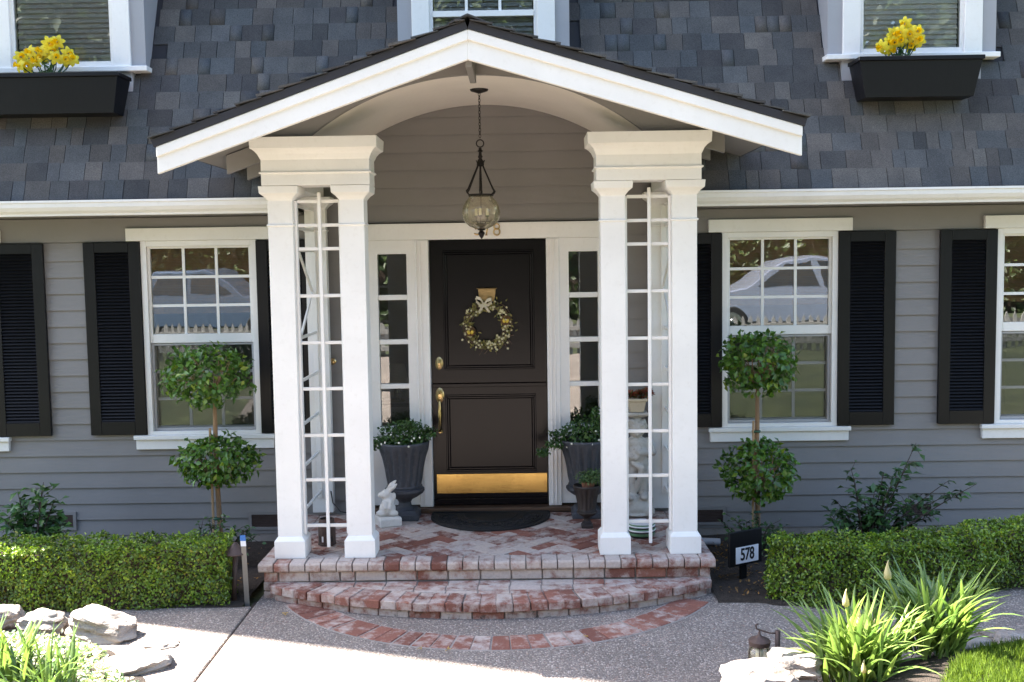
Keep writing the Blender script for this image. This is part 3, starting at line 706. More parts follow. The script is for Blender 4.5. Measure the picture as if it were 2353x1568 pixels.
mb = MB(); mb.box(-0.485, 0.392, YD-0.004, YD-0.0005, 0.437, 0.592); mb.build('kick_plate', M['kick'], door, bev=0.001)
mb = MB(); mb.box(DX0, DX1, YD-0.03, YD-0.0045, DZ0+0.003, DZ0+0.055); mb.build('door_sweep', M['doorpaint'], door, bev=0.006)
hx, hz = -0.448, 1.480
mb = MB(); mb.rings([[(hx+rx*math.cos(a_)*0.85, y, hz+rz*math.sin(a_)) for a_ in np.linspace(0, 2*math.pi, 12, endpoint=False)] for rx, rz, y in ((0.037, 0.052, YD), (0.037, 0.052, YD-0.010), (0.026, 0.038, YD-0.016), (0.018, 0.02, YD-0.019), (0.016, 0.016, YD-0.034), (0.012, 0.012, YD-0.036))])
mb.build('deadbolt', M['brass'], door, auto=True)
hz = 1.225
mb = MB(); mb.rings([[(hx+rx*math.cos(a_)*0.85, y, hz+rz*math.sin(a_)) for a_ in np.linspace(0, 2*math.pi, 12, endpoint=False)] for rx, rz, y in ((0.041, 0.062, YD), (0.041, 0.062, YD-0.010), (0.030, 0.046, YD-0.017), (0.012, 0.02, YD-0.020), (0.012, 0.012, YD-0.030))])
mb.tube([(hx, YD-0.012, hz-0.03), (hx, YD-0.055, hz-0.045), (hx, YD-0.060, hz-0.08), (hx, YD-0.060, hz-0.22), (hx, YD-0.052, hz-0.265), (hx, YD-0.02, hz-0.285)], [0.008, 0.009, 0.012, 0.011, 0.009, 0.012], 8)
mb.tube([(hx, YD-0.060, hz-0.10), (hx, YD-0.060, hz-0.15), (hx, YD-0.060, hz-0.20)], [0.011, 0.016, 0.011], 8)
mb.lathe([(0.001, -0.02), (0.019, -0.012), (0.019, 0.012), (0.001, 0.02)], (hx, YD-0.012, hz-0.285), 10)
mb.build('door_handle', M['brass'], door, auto=True)
kx, kz = float(PY(1119, 680, YD)[0]), float(PY(1119, 664, YD)[2])
mb = MB(); mb.add([(kx+px, YD+yy, kz+pz) for yy in (-0.012, 0.0) for px, pz in ((-0.070, 0.0), (-0.062, -0.07), (-0.05, -0.10), (0.05, -0.10), (0.062, -0.07), (0.070, 0.0))], [(0, 1, 2, 3, 4, 5), (11, 10, 9, 8, 7, 6)]+[(i, (i+1) % 6, 6+(i+1) % 6, 6+i) for i in range(6)])
mb.box(kx-0.080, kx+0.080, YD-0.028, YD, kz, kz+0.006)
mb.build('brass_knocker', M['oldbrass'], door, bev=0.002)
# brass house numerals on the header
def stroke(mb, pts, r): mb.tube([(x, y, z) for x, y, z in pts], r, 6)
nz = float(PY(1120, 541, -0.04)[2]); NH = 0.092; ny = -0.0465
def num(ch, x0):
    mb = MB(); P = lambda u, v: (x0+u*NH, ny, nz+v*NH)
    if ch == '8':
        for cz, rr in ((0.72, 0.235), (0.27, 0.275)): stroke(mb, [P(0.28+rr*0.95*math.cos(t_), cz+rr*math.sin(t_)) for t_ in np.linspace(0, 2*math.pi, 17)], 0.0058)
    if ch == '7':
        stroke(mb, [P(0.02, 0.86), P(0.03, 0.97), P(0.56, 0.97), P(0.36, 0.5), P(0.27, 0.02)], 0.0065); stroke(mb, [P(0.17, 0.02), P(0.38, 0.02)], 0.004)
    if ch == '5':
        stroke(mb, [P(0.5, 0.98), P(0.16, 0.96), P(0.13, 0.55)]+[P(0.27+0.27*math.cos(t_), 0.32+0.27*math.sin(t_)) for t_ in np.linspace(2.2, -2.4, 10)]+[P(0.02, 0.12)], 0.0062)
    o = mb.build('house_number', M['brass'], house, smooth=True); return o
for ch, px in (('5', 1089), ('7', 1110), ('8', 1134)): num(ch, float(PY(px, 541, -0.04)[0]))
mb = MB(); bx, _, bz = PY(765, 831, -0.02); mb.rings([[(bx+r_*math.cos(a_), y, bz+r_*math.sin(a_)) for a_ in np.linspace(0, 2*math.pi, 14, endpoint=False)] for r_, y in ((0.026, -0.012), (0.026, -0.022), (0.018, -0.027), (0.012, -0.026), (0.010, -0.033), (0.003, -0.035))]); mb.build('doorbell', M['brass'], house, auto=True)
# hall furniture seen through the sidelights
t = thing('hall_table', (-0.95, 1.0, 0.335), 'small dark wooden table standing in the hall behind the left sidelight', 'table')
mb = MB(); mb.box(-1.25, -0.72, 0.85, 1.2, 1.02, 1.05); mb.build('table_top', M['darkwood'], t, bev=0.004)
for x, y in ((-1.22, 0.88), (-0.75, 0.88), (-1.22, 1.17), (-0.75, 1.17)):
    mb = MB(); mb.loft(x-0.02, x+0.02, y-0.02, y+0.02, [(0.336, -0.006), (1.019, 0.0)]); mb.build('leg', M['darkwood'], t)
t = thing('table_lamp', (-0.9, 1.0, 1.051), 'table lamp with pale shade on the hall table', 'lamp')
mb = MB(); mb.lathe([(0.06, 0), (0.06, 0.015), (0.02, 0.03), (0.035, 0.08), (0.012, 0.14), (0.008, 0.2)], (-0.9, 1.0, 1.0515), 14); mb.build('lamp_base', M['brass'], t, auto=True)
mb = MB(); mb.lathe([(0.11, 0.17), (0.065, 0.33), (0.063, 0.33), (0.108, 0.17)], (-0.9, 1.0, 1.0515), 18, cap=False); mb.build('lamp_shade', M['cream'], t, smooth=True)

# ------------------------------------------------------------------ the porch
porch = thing('porch', (0, -0.7, FZ), 'white gabled entrance porch on paired square columns with lattice panels', 'porch')
YF = -1.95
P1 = lambda x, y: (float(PY(x, y, YF)[0]), float(PY(x, y, YF)[2]))
LT, LB, AT, AB, RT, RB = P1(360, 338), P1(362, 400), P1(1075, 68), P1(1075, 137), P1(1843, 290), P1(1843, 358)
for name, E0, E1 in (('left', LT, LB), ('right', RT, RB)):
    mb = MB(); mb.prismy([(E1[0], E1[1]), AB, AT, (E0[0], E0[1])] if E0[0] < AT[0] else [AB, (E1[0], E1[1]), (E0[0], E0[1]), AT], YF, YF+0.035)
    mb.build('rake_board', M['white'], porch, bev=0.003)
    h = 0.062; s_ = 1 if E0[0] < AT[0] else -1
    q = [(E0[0], E0[1]-h), (AT[0], AT[1]-h), AT, E0] if s_ > 0 else [(AT[0], AT[1]-h), (E0[0], E0[1]-h), E0, AT]
    mb = MB(); mb.prismy(q, YF-0.016, YF-0.0005); mb.build('rake_moulding', M['white'], porch, bev=0.004)
def slopez(x):
    E_ = LT if x < AT[0] else RT
    return AT[1]+(E_[1]-AT[1])*(x-AT[0])/(E_[0]-AT[0])
proof = empty('porch_roof', (AT[0], -0.9, AT[1]), porch)
for E_ in (LT, RT):
    d = Vector((E_[0]-AT[0], 0, E_[1]-AT[1])); Ls = d.length; d.normalize(); nrm = Vector((-d.z, 0, d.x)) if d.x > 0 else Vector((d.z, 0, -d.x))
    A = Vector((AT[0], 0, AT[1]))
    def sp(s, n, y): v_ = A+d*s+nrm*n; return (v_.x, y, v_.z)
    mb = MB(); s1 = Ls+0.012; y0, y1 = YF-0.022, 0.35
    mb.add([sp(0, 0.001, y0), sp(s1, 0.001, y0), sp(s1, 0.001, y1), sp(0, 0.001, y1), sp(0, 0.046, y0), sp(s1, 0.046, y0), sp(s1, 0.046, y1), sp(0, 0.046, y1)], [(0, 3, 2, 1), (4, 5, 6, 7), (0, 1, 5, 4), (1, 2, 6, 5), (2, 3, 7, 6), (3, 0, 4, 7)])
    mb.build('roof_deck', M['roofdeck'], proof)
    s = s1+0.012; i = 0
    while s > 0.02:
        e = random.uniform(-0.012, 0.012); th = 0.011; y0 = YF-0.035+e; sa, sb = max(s-0.165, 0), s; lift = 0.012
        # shingles of the course, the front one shows its edge
        ycur = y0; yy = 0
        while ycur < 0.30:
            wd = random.choice((0.30, 0.22, 0.36)); yb = min(ycur+wd, 0.33); mb = MB(); t2 = th*random.choice((1.0, 1.5))
            mb.add([sp(sa, 0.047, ycur), sp(sb, 0.047+lift, ycur), sp(sb, 0.047+lift, yb), sp(sa, 0.047, yb), sp(sa, 0.047+0.004, ycur), sp(sb, 0.047+lift+t2, ycur), sp(sb, 0.047+lift+t2, yb), sp(sa, 0.047+0.004, yb)], [(0, 3, 2, 1), (4, 5, 6, 7), (0, 1, 5, 4), (1, 2, 6, 5), (2, 3, 7, 6), (3, 0, 4, 7)])
            o = mb.build('shingle', M['shingle'], proof); c_ = random.choice(PAL); o.color = (*c_, 1); ycur = yb+0.002
        s -= 0.138; i += 1
    mb = MB(); mb.add([sp(0, -0.004, YF+0.036), sp(Ls, -0.004, YF+0.036), sp(Ls, -0.004, 0.3), sp(0, -0.004, 0.3), sp(0, 0.0, YF+0.036), sp(Ls, 0.0, YF+0.036), sp(Ls, 0.0, 0.3), sp(0, 0.0, 0.3)], [(0, 1, 2, 3), (4, 7, 6, 5), (0, 4, 5, 1), (1, 5, 6, 2), (2, 6, 7, 3), (3, 7, 4, 0)])
    mb.build('roof_soffit', M['taupe'], proof)
    # rafters under the deck, their ends cut plumb
    sgn = 1 if d.x > 0 else -1
    xe = float(PY(522, 362, -1.0)[0]) if sgn < 0 else float(PY(1664, 345, -1.0)[0])
    for yr in (-1.0, -0.47):
        mb = MB(); xi = sgn*1.22+(-0.07); zt_ = slopez(xe)-0.012; za = slopez(xi)-0.012; D = 0.125
        poly = [(xe, zt_-D), (xi, za-D), (xi, za), (xe, zt_)]; poly = poly if sgn < 0 else poly[::-1]
        mb.prismy(poly, yr-0.022, yr+0.022); mb.build('rafter', M['taupe'], proof, bev=0.002)
yc = YF-0.04
while yc < 0.25:
    mb = MB(); hw = 0.11; t2 = random.uniform(0.008, 0.014)
    zl, zr = slopez(AT[0]-hw)+0.062, slopez(AT[0]+hw)+0.062; zc = AT[1]+0.072; yb = yc+0.19
    mb.add([(AT[0]-hw, yc, zl), (AT[0], yc, zc), (AT[0]+hw, yc, zr), (AT[0]-hw, yb, zl-0.008), (AT[0], yb, zc-0.008), (AT[0]+hw, yb, zr-0.008)]+[(AT[0]-hw, yc, zl+t2), (AT[0], yc, zc+t2), (AT[0]+hw, yc, zr+t2), (AT[0]-hw, yb, zl-0.004), (AT[0], yb, zc-0.004), (AT[0]+hw, yb, zr-0.004)],
           [(0, 3, 4, 1), (1, 4, 5, 2), (6, 7, 10, 9), (7, 8, 11, 10), (0, 1, 7, 6), (1, 2, 8, 7), (3, 9, 10, 4), (4, 10, 11, 5), (0, 6, 9, 3), (2, 5, 11, 8)])
    o = mb.build('ridge_shingle', M['shingle'], proof); o.color = (*random.choice(PAL), 1); yc += 0.142
# gable face with its arch, and the barrel-vaulted ceiling
VCX, VH, VZ, VR = -0.07, 1.085, 3.098, 0.380
RR = (VH**2+VR**2)/(2*VR); VCZ = VZ+VR-RR
archz = lambda x: VCZ+math.sqrt(max(RR**2-(x-VCX)**2, 0)) if abs(x-VCX) < VH else VZ
xs = sorted(list(np.linspace(-1.50, 1.41, 60))+[VCX-VH, VCX+VH, AT[0]])
mb = MB()
topz = lambda x: slopez(x)-0.007
ring = [[(x, -1.335, archz(x)) for x in xs], [(x, -1.335, topz(x)) for x in xs], [(x, -1.290, topz(x)) for x in xs], [(x, -1.290, archz(x)) for x in xs]]
n = len(xs); V_ = [p for r_ in ring for p in r_]; F_ = []
for k in range(4):
    for i in range(n-1): F_.append((k*n+i, k*n+i+1, ((k+1) % 4)*n+i+1, ((k+1) % 4)*n+i))
F_ += [(0, n, 2*n, 3*n), (n-1, 4*n-1, 3*n-1, 2*n-1)]
mb.add(V_, F_); mb.build('gable_face', M['taupe'], porch)
th = np.linspace(-math.asin(VH/RR), math.asin(VH/RR), 41)
mb = MB(); mb.rings([[(VCX+r_*math.sin(a), y, VCZ+r_*math.cos(a)) for r_, y in ((RR, -1.289), (RR, -0.020), (RR+0.03, -0.020), (RR+0.03, -1.289))] for a in th])
mb.build('vaulted_ceiling', M['offwhite'], porch, auto=True)
mb = MB(); mb.box(AT[0]-0.02, AT[0]+0.02, YF+0.036, -1.336, AB[1]-0.035, AB[1]+0.10); mb.build('ridge_beam', M['taupe'], porch, bev=0.003)
# entablature blocks, columns, pilasters
ENT = [(2.786, 0), (2.860, 0), (2.862, 0.010), (2.868, 0.013), (2.874, 0.010), (2.876, 0), (2.950, 0), (2.962, 0.006), (2.985, 0.016), (3.005, 0.032), (3.016, 0.046), (3.020, 0.056), (3.092, 0.060)]
for xa, xb in ((-1.473, -0.768), (0.702, 1.383)):
    mb = MB(); mb.loft(xa, xb, -1.350, -1.115, ENT); mb.build('entablature', M['white'], porch, bev=0.0015)
    xo = xa if xa < 0 else xb-0.17
    mb = MB(); mb.loft(xo, xo+0.17, -1.05, -0.07, [(2.786, -0.004), (3.088, -0.004)]); mb.build('side_beam', M['white'], porch, bev=0.003)
CW = 0.162
COLP = lambda zb: [(zb, 0.022), (zb+0.118, 0.022), (zb+0.142, 0.004), (zb+0.144, 0.0), (2.522, 0.0), (2.524, 0.007), (2.530, 0.010), (2.536, 0.007), (2.538, 0.0), (2.690, 0.0), (2.700, 0.006), (2.718, 0.020), (2.736, 0.042), (2.740, 0.044), (2.784, 0.048)]
CX = [-1.368, -0.898, 0.812, 1.281]
for x in CX:
    mb = MB(); mb.loft(x-CW/2, x+CW/2, -1.300, -1.300+CW, COLP(FZ+0.001)); mb.build('column', M['white'], porch, bev=0.0025)
for x in (CX[0], CX[3]):
    mb = MB(); mb.loft(x-CW/2, x+CW/2, -0.140, -0.0205-0.045, [(z, o if z > 1 else 0) for z, o in COLP(FZ+0.028)]); mb.build('pilaster', M['white'], porch, bev=0.0025)
# lattice panels
BAR = 0.011
rz_ = [float(PY(730, y, -1.225)[2]) for y in (463, 518, 572, 680, 788, 894, 1001, 1103, 1208)]
def lattice(xa, xb, y):
    p = empty('lattice_panel', ((xa+xb)/2, y, FZ+0.1), porch)
    for s in (xa, xb-0.016):
        mb = MB(); mb.box(s, s+0.016, y-0.02, y+0.02, FZ+0.148, 2.69); mb.build('edge_strip', M['white'], p, bev=0.002)
    xm = (xa+xb)/2+0.01
    mb = MB(); mb.box(xm-BAR, xm+BAR, y-0.016, y-0.001, FZ+0.055, 2.745); mb.build('upright', M['white'], p, bev=0.002)
    for z in rz_:
        mb = MB(); mb.box(xa+0.0165, xb-0.0165, y, y+0.016, z-BAR, z+BAR); mb.build('rung', M['white'], p, bev=0.002)
lattice(CX[0]+CW/2+0.001, CX[1]-CW/2-0.001, -1.225); lattice(CX[2]+CW/2+0.001, CX[3]-CW/2-0.001, -1.225)
def side_lattice(x, s):
    p = empty('lattice_panel', (x, -0.6, FZ+0.1), porch); ya, yb = -1.300+CW+0.001, -0.141; ym = (ya+yb)/2
    for q in (ya, yb-0.016):
        mb = MB(); mb.box(x-0.02, x+0.02, q, q+0.016, FZ+0.148, 2.69); mb.build('edge_strip', M['white'], p, bev=0.002)
    for i, z in enumerate(rz_):
        if i == 3: continue
        mb = MB(); mb.box(x, x+0.016, ya+0.0165, yb-0.0165, z-BAR, z+BAR); mb.build('rung', M['white'], p, bev=0.002)
    for za, zb in ((FZ+0.055, rz_[4]), (rz_[2], 2.745)):
        mb = MB(); mb.box(x-0.016, x-0.001, ym-BAR, ym+BAR, za-0.03, zb+0.03); mb.build('upright', M['white'], p, bev=0.002)
    zm = (rz_[2]+rz_[4])/2
    for (y_a, z_a), (y_b, z_b) in (((ym, rz_[2]), (ya+0.03, zm)), ((ya+0.03, zm), (ym, rz_[4])), ((ym, rz_[2]), (yb-0.03, zm)), ((yb-0.03, zm), (ym, rz_[4]))):
        L_ = math.hypot(y_b-y_a, z_b-z_a); a = math.atan2(z_b-z_a, y_b-y_a)
        mb = MB(); mb.box(-0.0155, -0.001, 0.004, L_-0.004, -BAR, BAR, T(x, y_a, z_a) @ RX(a)); mb.build('diagonal', M['white'], p, bev=0.002)
side_lattice(CX[0]-0.02, -1); side_lattice(CX[3]+0.02, 1)

# ------------------------------------------------------------------ brick steps
steps = thing('brick_steps', (0, -0.8, GZ), 'whitewashed brick landing with herringbone floor and a curved lower step', 'steps')
SX0, SX1, SY0, SY1 = -1.560, 1.462, -1.440, -0.0
TZ = 0.175
mb = MB(); mb.box(SX0+0.045, SX1-0.045, SY0+0.045, -0.012, -0.02, FZ-0.009); mb.build('mortar_bed', M['mortar'], steps)
def bcol(wash, stain=0.0): return (max(0.0, min(0.85, 0.40+(wash-0.45)*0.75)), random.random(), stain+0.03)
def brickmesh(l, w_, h, bev=0.004):
    mb = MB(); mb.box(-l/2, l/2, -w_/2, w_/2, -h, 0); return mb.mesh('brick', M['brick'], bev)
HB = brickmesh(0.1925, 0.0915, 0.055)
inner = [(SX0+0.165, SY0+0.165), (SX1-0.165, SY0+0.165), (SX1-0.165, -0.105), (SX0+0.165, -0.105)]
ca, sa_ = math.cos(R(45)), math.sin(R(45)); U = 0.1
def lay(cx, cy, ang):
    # centre and angle of a full floor brick; cut ones are trimmed to the border
    hl, hw = 0.0985, 0.0485
    c, s = math.cos(ang), math.sin(ang)
    corners = [(cx+c*a-s*b, cy+s*a+c*b) for a, b in ((-hl, -hw), (hl, -hw), (hl, hw), (-hl, hw))]
    cl = clip_convex(corners, inner)
    if len(cl) < 3 or area(cl) < 0.0012: return
    d = math.hypot((cx+0.05)/1.2, (cy+1.0)/0.5)
    wash = random.gauss(0.50, 0.11)
    if random.random() < 0.15 and abs(cx+0.0) < 0.9: wash = random.uniform(0.05, 0.25)
    colr = bcol(0.40+(wash-0.5)*2.1, random.choice((0, 0, 0, 0.05, 0.12)))
    dz = random.uniform(-0.002, 0.0015)
    if area(cl) > 0.0185:
        inst('brick', HB, steps, T(cx, cy, FZ+dz) @ RZ(ang+random.uniform(-0.012, 0.012)) @ RX(random.uniform(-0.008, 0.008)), colr)
    else:
        mx = sum(p[0] for p in cl)/len(cl); my = sum(p[1] for p in cl)/len(cl)
        pl = [(mx+(p[0]-mx)*0.965, my+(p[1]-my)*0.965) for p in cl]
        mb = MB(); mb.prism(pl, FZ-0.055, FZ+dz); o = mb.build('brick', M['brick'], steps, bev=0.003); o.color = (*colr, 1)
for a in range(-40, 41):
    for b in range(-20, 21):
        ox, oy = a*1+b*2, a*1-b*2
        for (ux, uy, an) in ((ox+1, oy+0.5, 0.0), (ox+0.5, oy+2, math.pi/2)):
            X_, Y_ = ux*U, uy*U; x = X_*ca-Y_*sa_+0.02; y = X_*sa_+Y_*ca-0.75
            if SX0 < x < SX1 and SY0 < y < 0: lay(x, y, an+R(45))
# rounded nosing bricks along the front and both sides
def nosemesh(w_, dpt, h):
    mb = MB(); r_ = 0.020
    prof_ = [(dpt, 0), (0.012, 0), (0.005, -0.004), (0.0, -0.014), (0.0, -h+0.016), (0.004, -h+0.006), (0.012, -h), (dpt, -h)]
    mb.rings([[(-w_/2, y, z) for y, z in prof_], [(w_/2, y, z) for y, z in prof_]]); return mb.mesh('brick', M['brick'], 0.003)
n = 29; p = (SX1-SX0)/n; NM = nosemesh(p-0.007, 0.158, 0.060)
reds = {8: 0.08, 11: 0.06, 24: 0.3, 14: 0.38, 1: 0.25}
for i in range(n):
    colr = bcol(reds.get(i, random.gauss(0.53, 0.08)), random.choice((0, 0, 0.06)))
    inst('brick', NM, steps, T(SX0+(i+0.5)*p, SY0+random.uniform(-0.004, 0.004), FZ+random.uniform(-0.002, 0.002)) @ RZ(random.uniform(-0.015, 0.015)), colr)
ns = 12; ps = (0-0.105-(SY0+0.162))/ns; SM_ = nosemesh(ps-0.010, 0.158, 0.060)
for i in range(ns):
    y = SY0+0.162+(i+0.5)*ps
    inst('brick', SM_, steps, T(SX0, y, FZ) @ RZ(-math.pi/2), bcol(random.gauss(0.48, 0.12))); inst('brick', SM_, steps, T(SX1, y, FZ) @ RZ(math.pi/2), bcol(random.gauss(0.46, 0.14)))
# riser courses of the landing (front, and the two sides down to the soil)
def riserbricks(x0, x1, z0, z1, place, seq=None, stain=0.0, wmean=0.52):
    x = x0; i = 0
    while x < x1-0.03:
        l = min(random.choice((0.205, 0.205, 0.215, 0.10)), x1-x)
        if x1-(x+l) < 0.05: l = x1-x
        bm_ = MB(); bm_.box(-l/2+0.005, l/2-0.005, 0, 0.075, z0+0.004, z1-0.003); me = bm_.mesh('brick', M['brick'], 0.005)
        wv = random.gauss(wmean, 0.09); 
        if random.random() < 0.16: wv = random.uniform(0.15, 0.36)
        inst('brick', me, steps, place((x+l/2)), bcol(wv, stain*random.random())); x += l; i += 1
RYF = SY0+0.028
riserbricks(SX0+0.03, SX1-0.03, TZ-0.002, FZ-0.060, lambda q: T(q, RYF, 0))
for (z0, z1) in ((GZ-0.06, 0.115), (0.115, 0.180), (0.180, FZ-0.060)):
    riserbricks(RYF+0.08, -0.02, z0, z1, lambda q: T(SX0+0.03, q, 0) @ RZ(-math.pi/2)); riserbricks(RYF+0.08, -0.02, z0, z1, lambda q: T(SX1-0.03, q, 0) @ RZ(math.pi/2))
for x in (SX0+0.03, SX1-0.03):
    s = 1 if x < 0 else -1
    for (z0, z1) in ((GZ-0.06, 0.115), (0.115, 0.180)):
        mb = MB(); mb.box(min(x, x+s*0.2), max(x, x+s*0.2), RYF+0.0005, RYF+0.079, z0+0.003, z1-0.003); o = mb.build('brick', M['brick'], steps, bev=0.005); o.color = (*bcol(0.52), 1)
# curved lower step: radial nosing, stretchers behind, riser under it
AX, AY, AR = -0.025, 0.770, 2.668
amax = math.asin(1.452/AR)
mb = MB(); pts = [(AX+(AR-0.045)*math.sin(a), AY-(AR-0.045)*math.cos(a)) for a in np.linspace(-amax, amax, 33)]+[(AX+1.42, RYF+0.02), (AX-1.42, RYF+0.02)]
mb.prism(pts, -0.02, TZ-0.009); mb.build('mortar_bed', M['mortar'], steps)
na = 29; da = 2*amax/na; ND = 0.205
def wedge(r_out, r_in, half, z0, z1, bev=0.004):
    mb = MB(); a, b = r_out*math.sin(half), r_in*math.sin(half)
    mb.prism([(-a, -r_out), (a, -r_out), (b, -r_in), (-b, -r_in)], z0, z1); return mb.mesh('brick', M['brick'], bev, seg=1)
WB = wedge(AR, AR-ND, da/2*0.965, -0.056, 0.0, 0.005)
for i in range(na):
    a = -amax+(i+0.5)*da
    wv = random.gauss(0.40, 0.10)
    if i in (2, 7, 12, 13, 14, 16, 17, 18, 19, 21, 24, 25): wv = random.uniform(0.08, 0.30)
    if abs(a) > amax*0.9:
        pass
    inst('brick', WB, steps, T(AX, AY, TZ+random.uniform(-0.003, 0.002)) @ RZ(a+random.uniform(-0.002, 0.002)), bcol(wv, 0.04))
a2_ = math.acos((AY-RYF+0.006)/(AR-ND-0.008))
clip = [(AX+(AR-ND-0.008)*math.sin(a), AY-(AR-ND-0.008)*math.cos(a)) for a in np.linspace(-a2_, a2_, 40)]
for row in range(3):
    y1 = RYF-0.004-row*0.104; y0 = y1-0.098; x = -1.5-random.random()*0.1
    while x < 1.5:
        l = 0.205; cl = clip_convex([(x+0.004, y0), (x+l-0.004, y0), (x+l-0.004, y1), (x+0.004, y1)], clip)
        if len(cl) >= 3 and area(cl) > 0.0012:
            mb = MB(); mb.prism(cl, TZ-0.055, TZ+random.uniform(-0.004, 0.0)); o = mb.build('brick', M['brick'], steps, bev=0.003)
            wv = random.gauss(0.48, 0.08) if random.random() > 0.14 else 0.2
            o.color = (*bcol(wv, 0.05), 1)
        x += l
r2 = AR-0.026; nr = 15; dr = 2*amax*0.99/nr
RB_ = wedge(r2, r2-0.08, dr/2*0.965, GZ-0.03, TZ-0.058, 0.005)
for i in range(nr):
    a = -amax*0.99+(i+0.5)*dr
    wv = random.gauss(0.50, 0.07)
    if i in (5, 7): wv = 0.12
    inst('brick', RB_, steps, T(AX, AY, 0) @ RZ(a), bcol(wv, 0.17 if 4 <= i <= 9 else 0.03))
# brick band let into the path round the foot of the step
BX, BY, BR = 0.03, -0.830, 1.562
bm0, bm1 = R(-62), R(60); nb = 28; db = (bm1-bm0)/nb
PB = wedge(BR, BR-0.212, db/2*0.925, -0.05, 0.0, 0.004)
mb = MB(); aa = np.linspace(bm0, bm1, 40)
mb.rings([[(BX+r_*math.sin(a), BY-r_*math.cos(a), z) for r_, z in ((BR+0.012, GZ+0.002), (BR-0.224, GZ+0.002), (BR-0.224, GZ-0.04), (BR+0.012, GZ-0.04))] for a in aa]); mb.build('mortar_band', M['mortar'], path)
for i in range(nb):
    a = bm0+(i+0.5)*db
    inst('brick', PB, path, T(BX, BY, GZ+0.007+random.uniform(-0.001, 0.002)) @ RZ(a+random.uniform(-0.004, 0.004)), bcol(random.uniform(0.10, 0.26) if i not in (13, 17, 18) else 0.40, 0.02))

# ------------------------------------------------------------------ hanging lantern
lx, ly = -0.069, -0.75; zt = archz(lx)
lan = thing('hanging_lantern', (lx, ly, 2.44), 'dark iron pendant lantern with ribbed glass globe hanging from the porch ceiling', 'lantern')
mb = MB(); mb.lathe([(0.012, -0.028), (0.03, -0.022), (0.06, -0.012), (0.066, 0.0), (0.066, 0.006)], (lx, ly, zt), 20); mb.build('canopy', M['iron'], lan, auto=True)
def torus_mesh(name, R_, r_, sx=1.0, mat=M['iron']):
    mb = MB(); n1, n2 = 12, 6; V_ = []; F_ = []
    for i in range(n1):
        a = 2*math.pi*i/n1
        for j in range(n2):
            b = 2*math.pi*j/n2; q = R_+r_*math.cos(b); V_.append((q*math.cos(a)*sx, r_*math.sin(b), q*math.sin(a)))
    for i in range(n1):
        for j in range(n2): F_.append((i*n2+j, ((i+1) % n1)*n2+j, ((i+1) % n1)*n2+(j+1) % n2, i*n2+(j+1) % n2))
    mb.add(V_, F_); return mb.mesh(name, mat, smooth=True)
LK = torus_mesh('chain_link', 0.0135, 0.0026, 0.6)
z = zt-0.036; i = 0
while z > 3.145:
    inst('chain_link', LK, lan, T(lx, ly, z) @ RZ((i % 2)*math.pi/2+0.5)); z -= 0.0205; i += 1
inst('hanging_ring', torus_mesh('hanging_ring', 0.026, 0.0045), lan, T(lx, ly, 3.103))
mb = MB(); mb.lathe([(0.004, 0.085), (0.012, 0.08), (0.009, 0.072), (0.022, 0.060), (0.010, 0.052), (0.012, 0.03), (0.018, 0.02), (0.011, 0.008), (0.022, -0.01), (0.027, -0.035), (0.02, -0.045), (0.009, -0.05)], (lx, ly, 2.990), 14); mb.build('top_finial', M['iron'], lan, auto=True)
for k in range(6):
    a = k*math.pi/3+0.5; c, s = math.cos(a), math.sin(a)
    mb = MB(); mb.tube([(lx+c*0.034, ly+s*0.034, 2.985), (lx+c*0.020, ly+s*0.020, 2.96), (lx+c*0.024, ly+s*0.024, 2.94), (lx+c*0.100, ly+s*0.100, 2.782), (lx+c*0.112, ly+s*0.112, 2.770), (lx+c*0.108, ly+s*0.108, 2.758), (lx+c*0.088, ly+s*0.088, 2.742)], [0.003, 0.004, 0.0055, 0.0055, 0.007, 0.0045, 0.005], 7); mb.build('rod', M['iron'], lan, smooth=True)
mb = MB(); mb.tube([(lx, ly, 2.95), (lx, ly, 2.77)], 0.0055, 7); mb.lathe([(0.004, 0.02), (0.012, 0.012), (0.007, 0), (0.011, -0.012), (0.004, -0.02)], (lx, ly, 2.845), 10); mb.tube([(lx, ly, 2.74), (lx, ly, 2.60)], 0.003, 6); mb.build('stem', M['iron'], lan, auto=True)
mb = MB(); V_ = []; mb.rings([[(lx+0.090*math.cos(a), ly+0.090*math.sin(a), 2.742+q) for a in np.linspace(0, 2*math.pi, 24, endpoint=False)] for q in (-0.006, 0.006)], cap=False); mb.rings([[(lx+0.080*math.cos(a), ly+0.080*math.sin(a), 2.742+q) for a in np.linspace(0, 2*math.pi, 24, endpoint=False)] for q in (0.006, -0.006)], cap=False)
mb.build('rim', M['iron'], lan)
gp = [(0.080, 0.112), (0.084, 0.10), (0.106, 0.078), (0.127, 0.04), (0.134, 0.0), (0.130, -0.04), (0.113, -0.075), (0.084, -0.101), (0.045, -0.118), (0.012, -0.124)]
mb = MB(); mb.lathe(gp, (lx, ly, 2.625), 96, mod=lambda a, z_: 1+0.005*math.cos(a*24)*(1 if abs(z_) < 0.1 else 0.3), cap=False); mb.build('glass_globe', M['globe'], lan, smooth=True)
mb = MB(); mb.lathe([(0.003, -0.068), (0.012, -0.055), (0.024, -0.030), (0.018, -0.018), (0.010, -0.012), (0.029, -0.004), (0.026, 0.004), (0.012, 0.012), (0.04, 0.03), (0.034, 0.04), (0.006, 0.045)], (lx, ly, 2.503), 14); mb.build('bottom_finial', M['iron'], lan, auto=True)
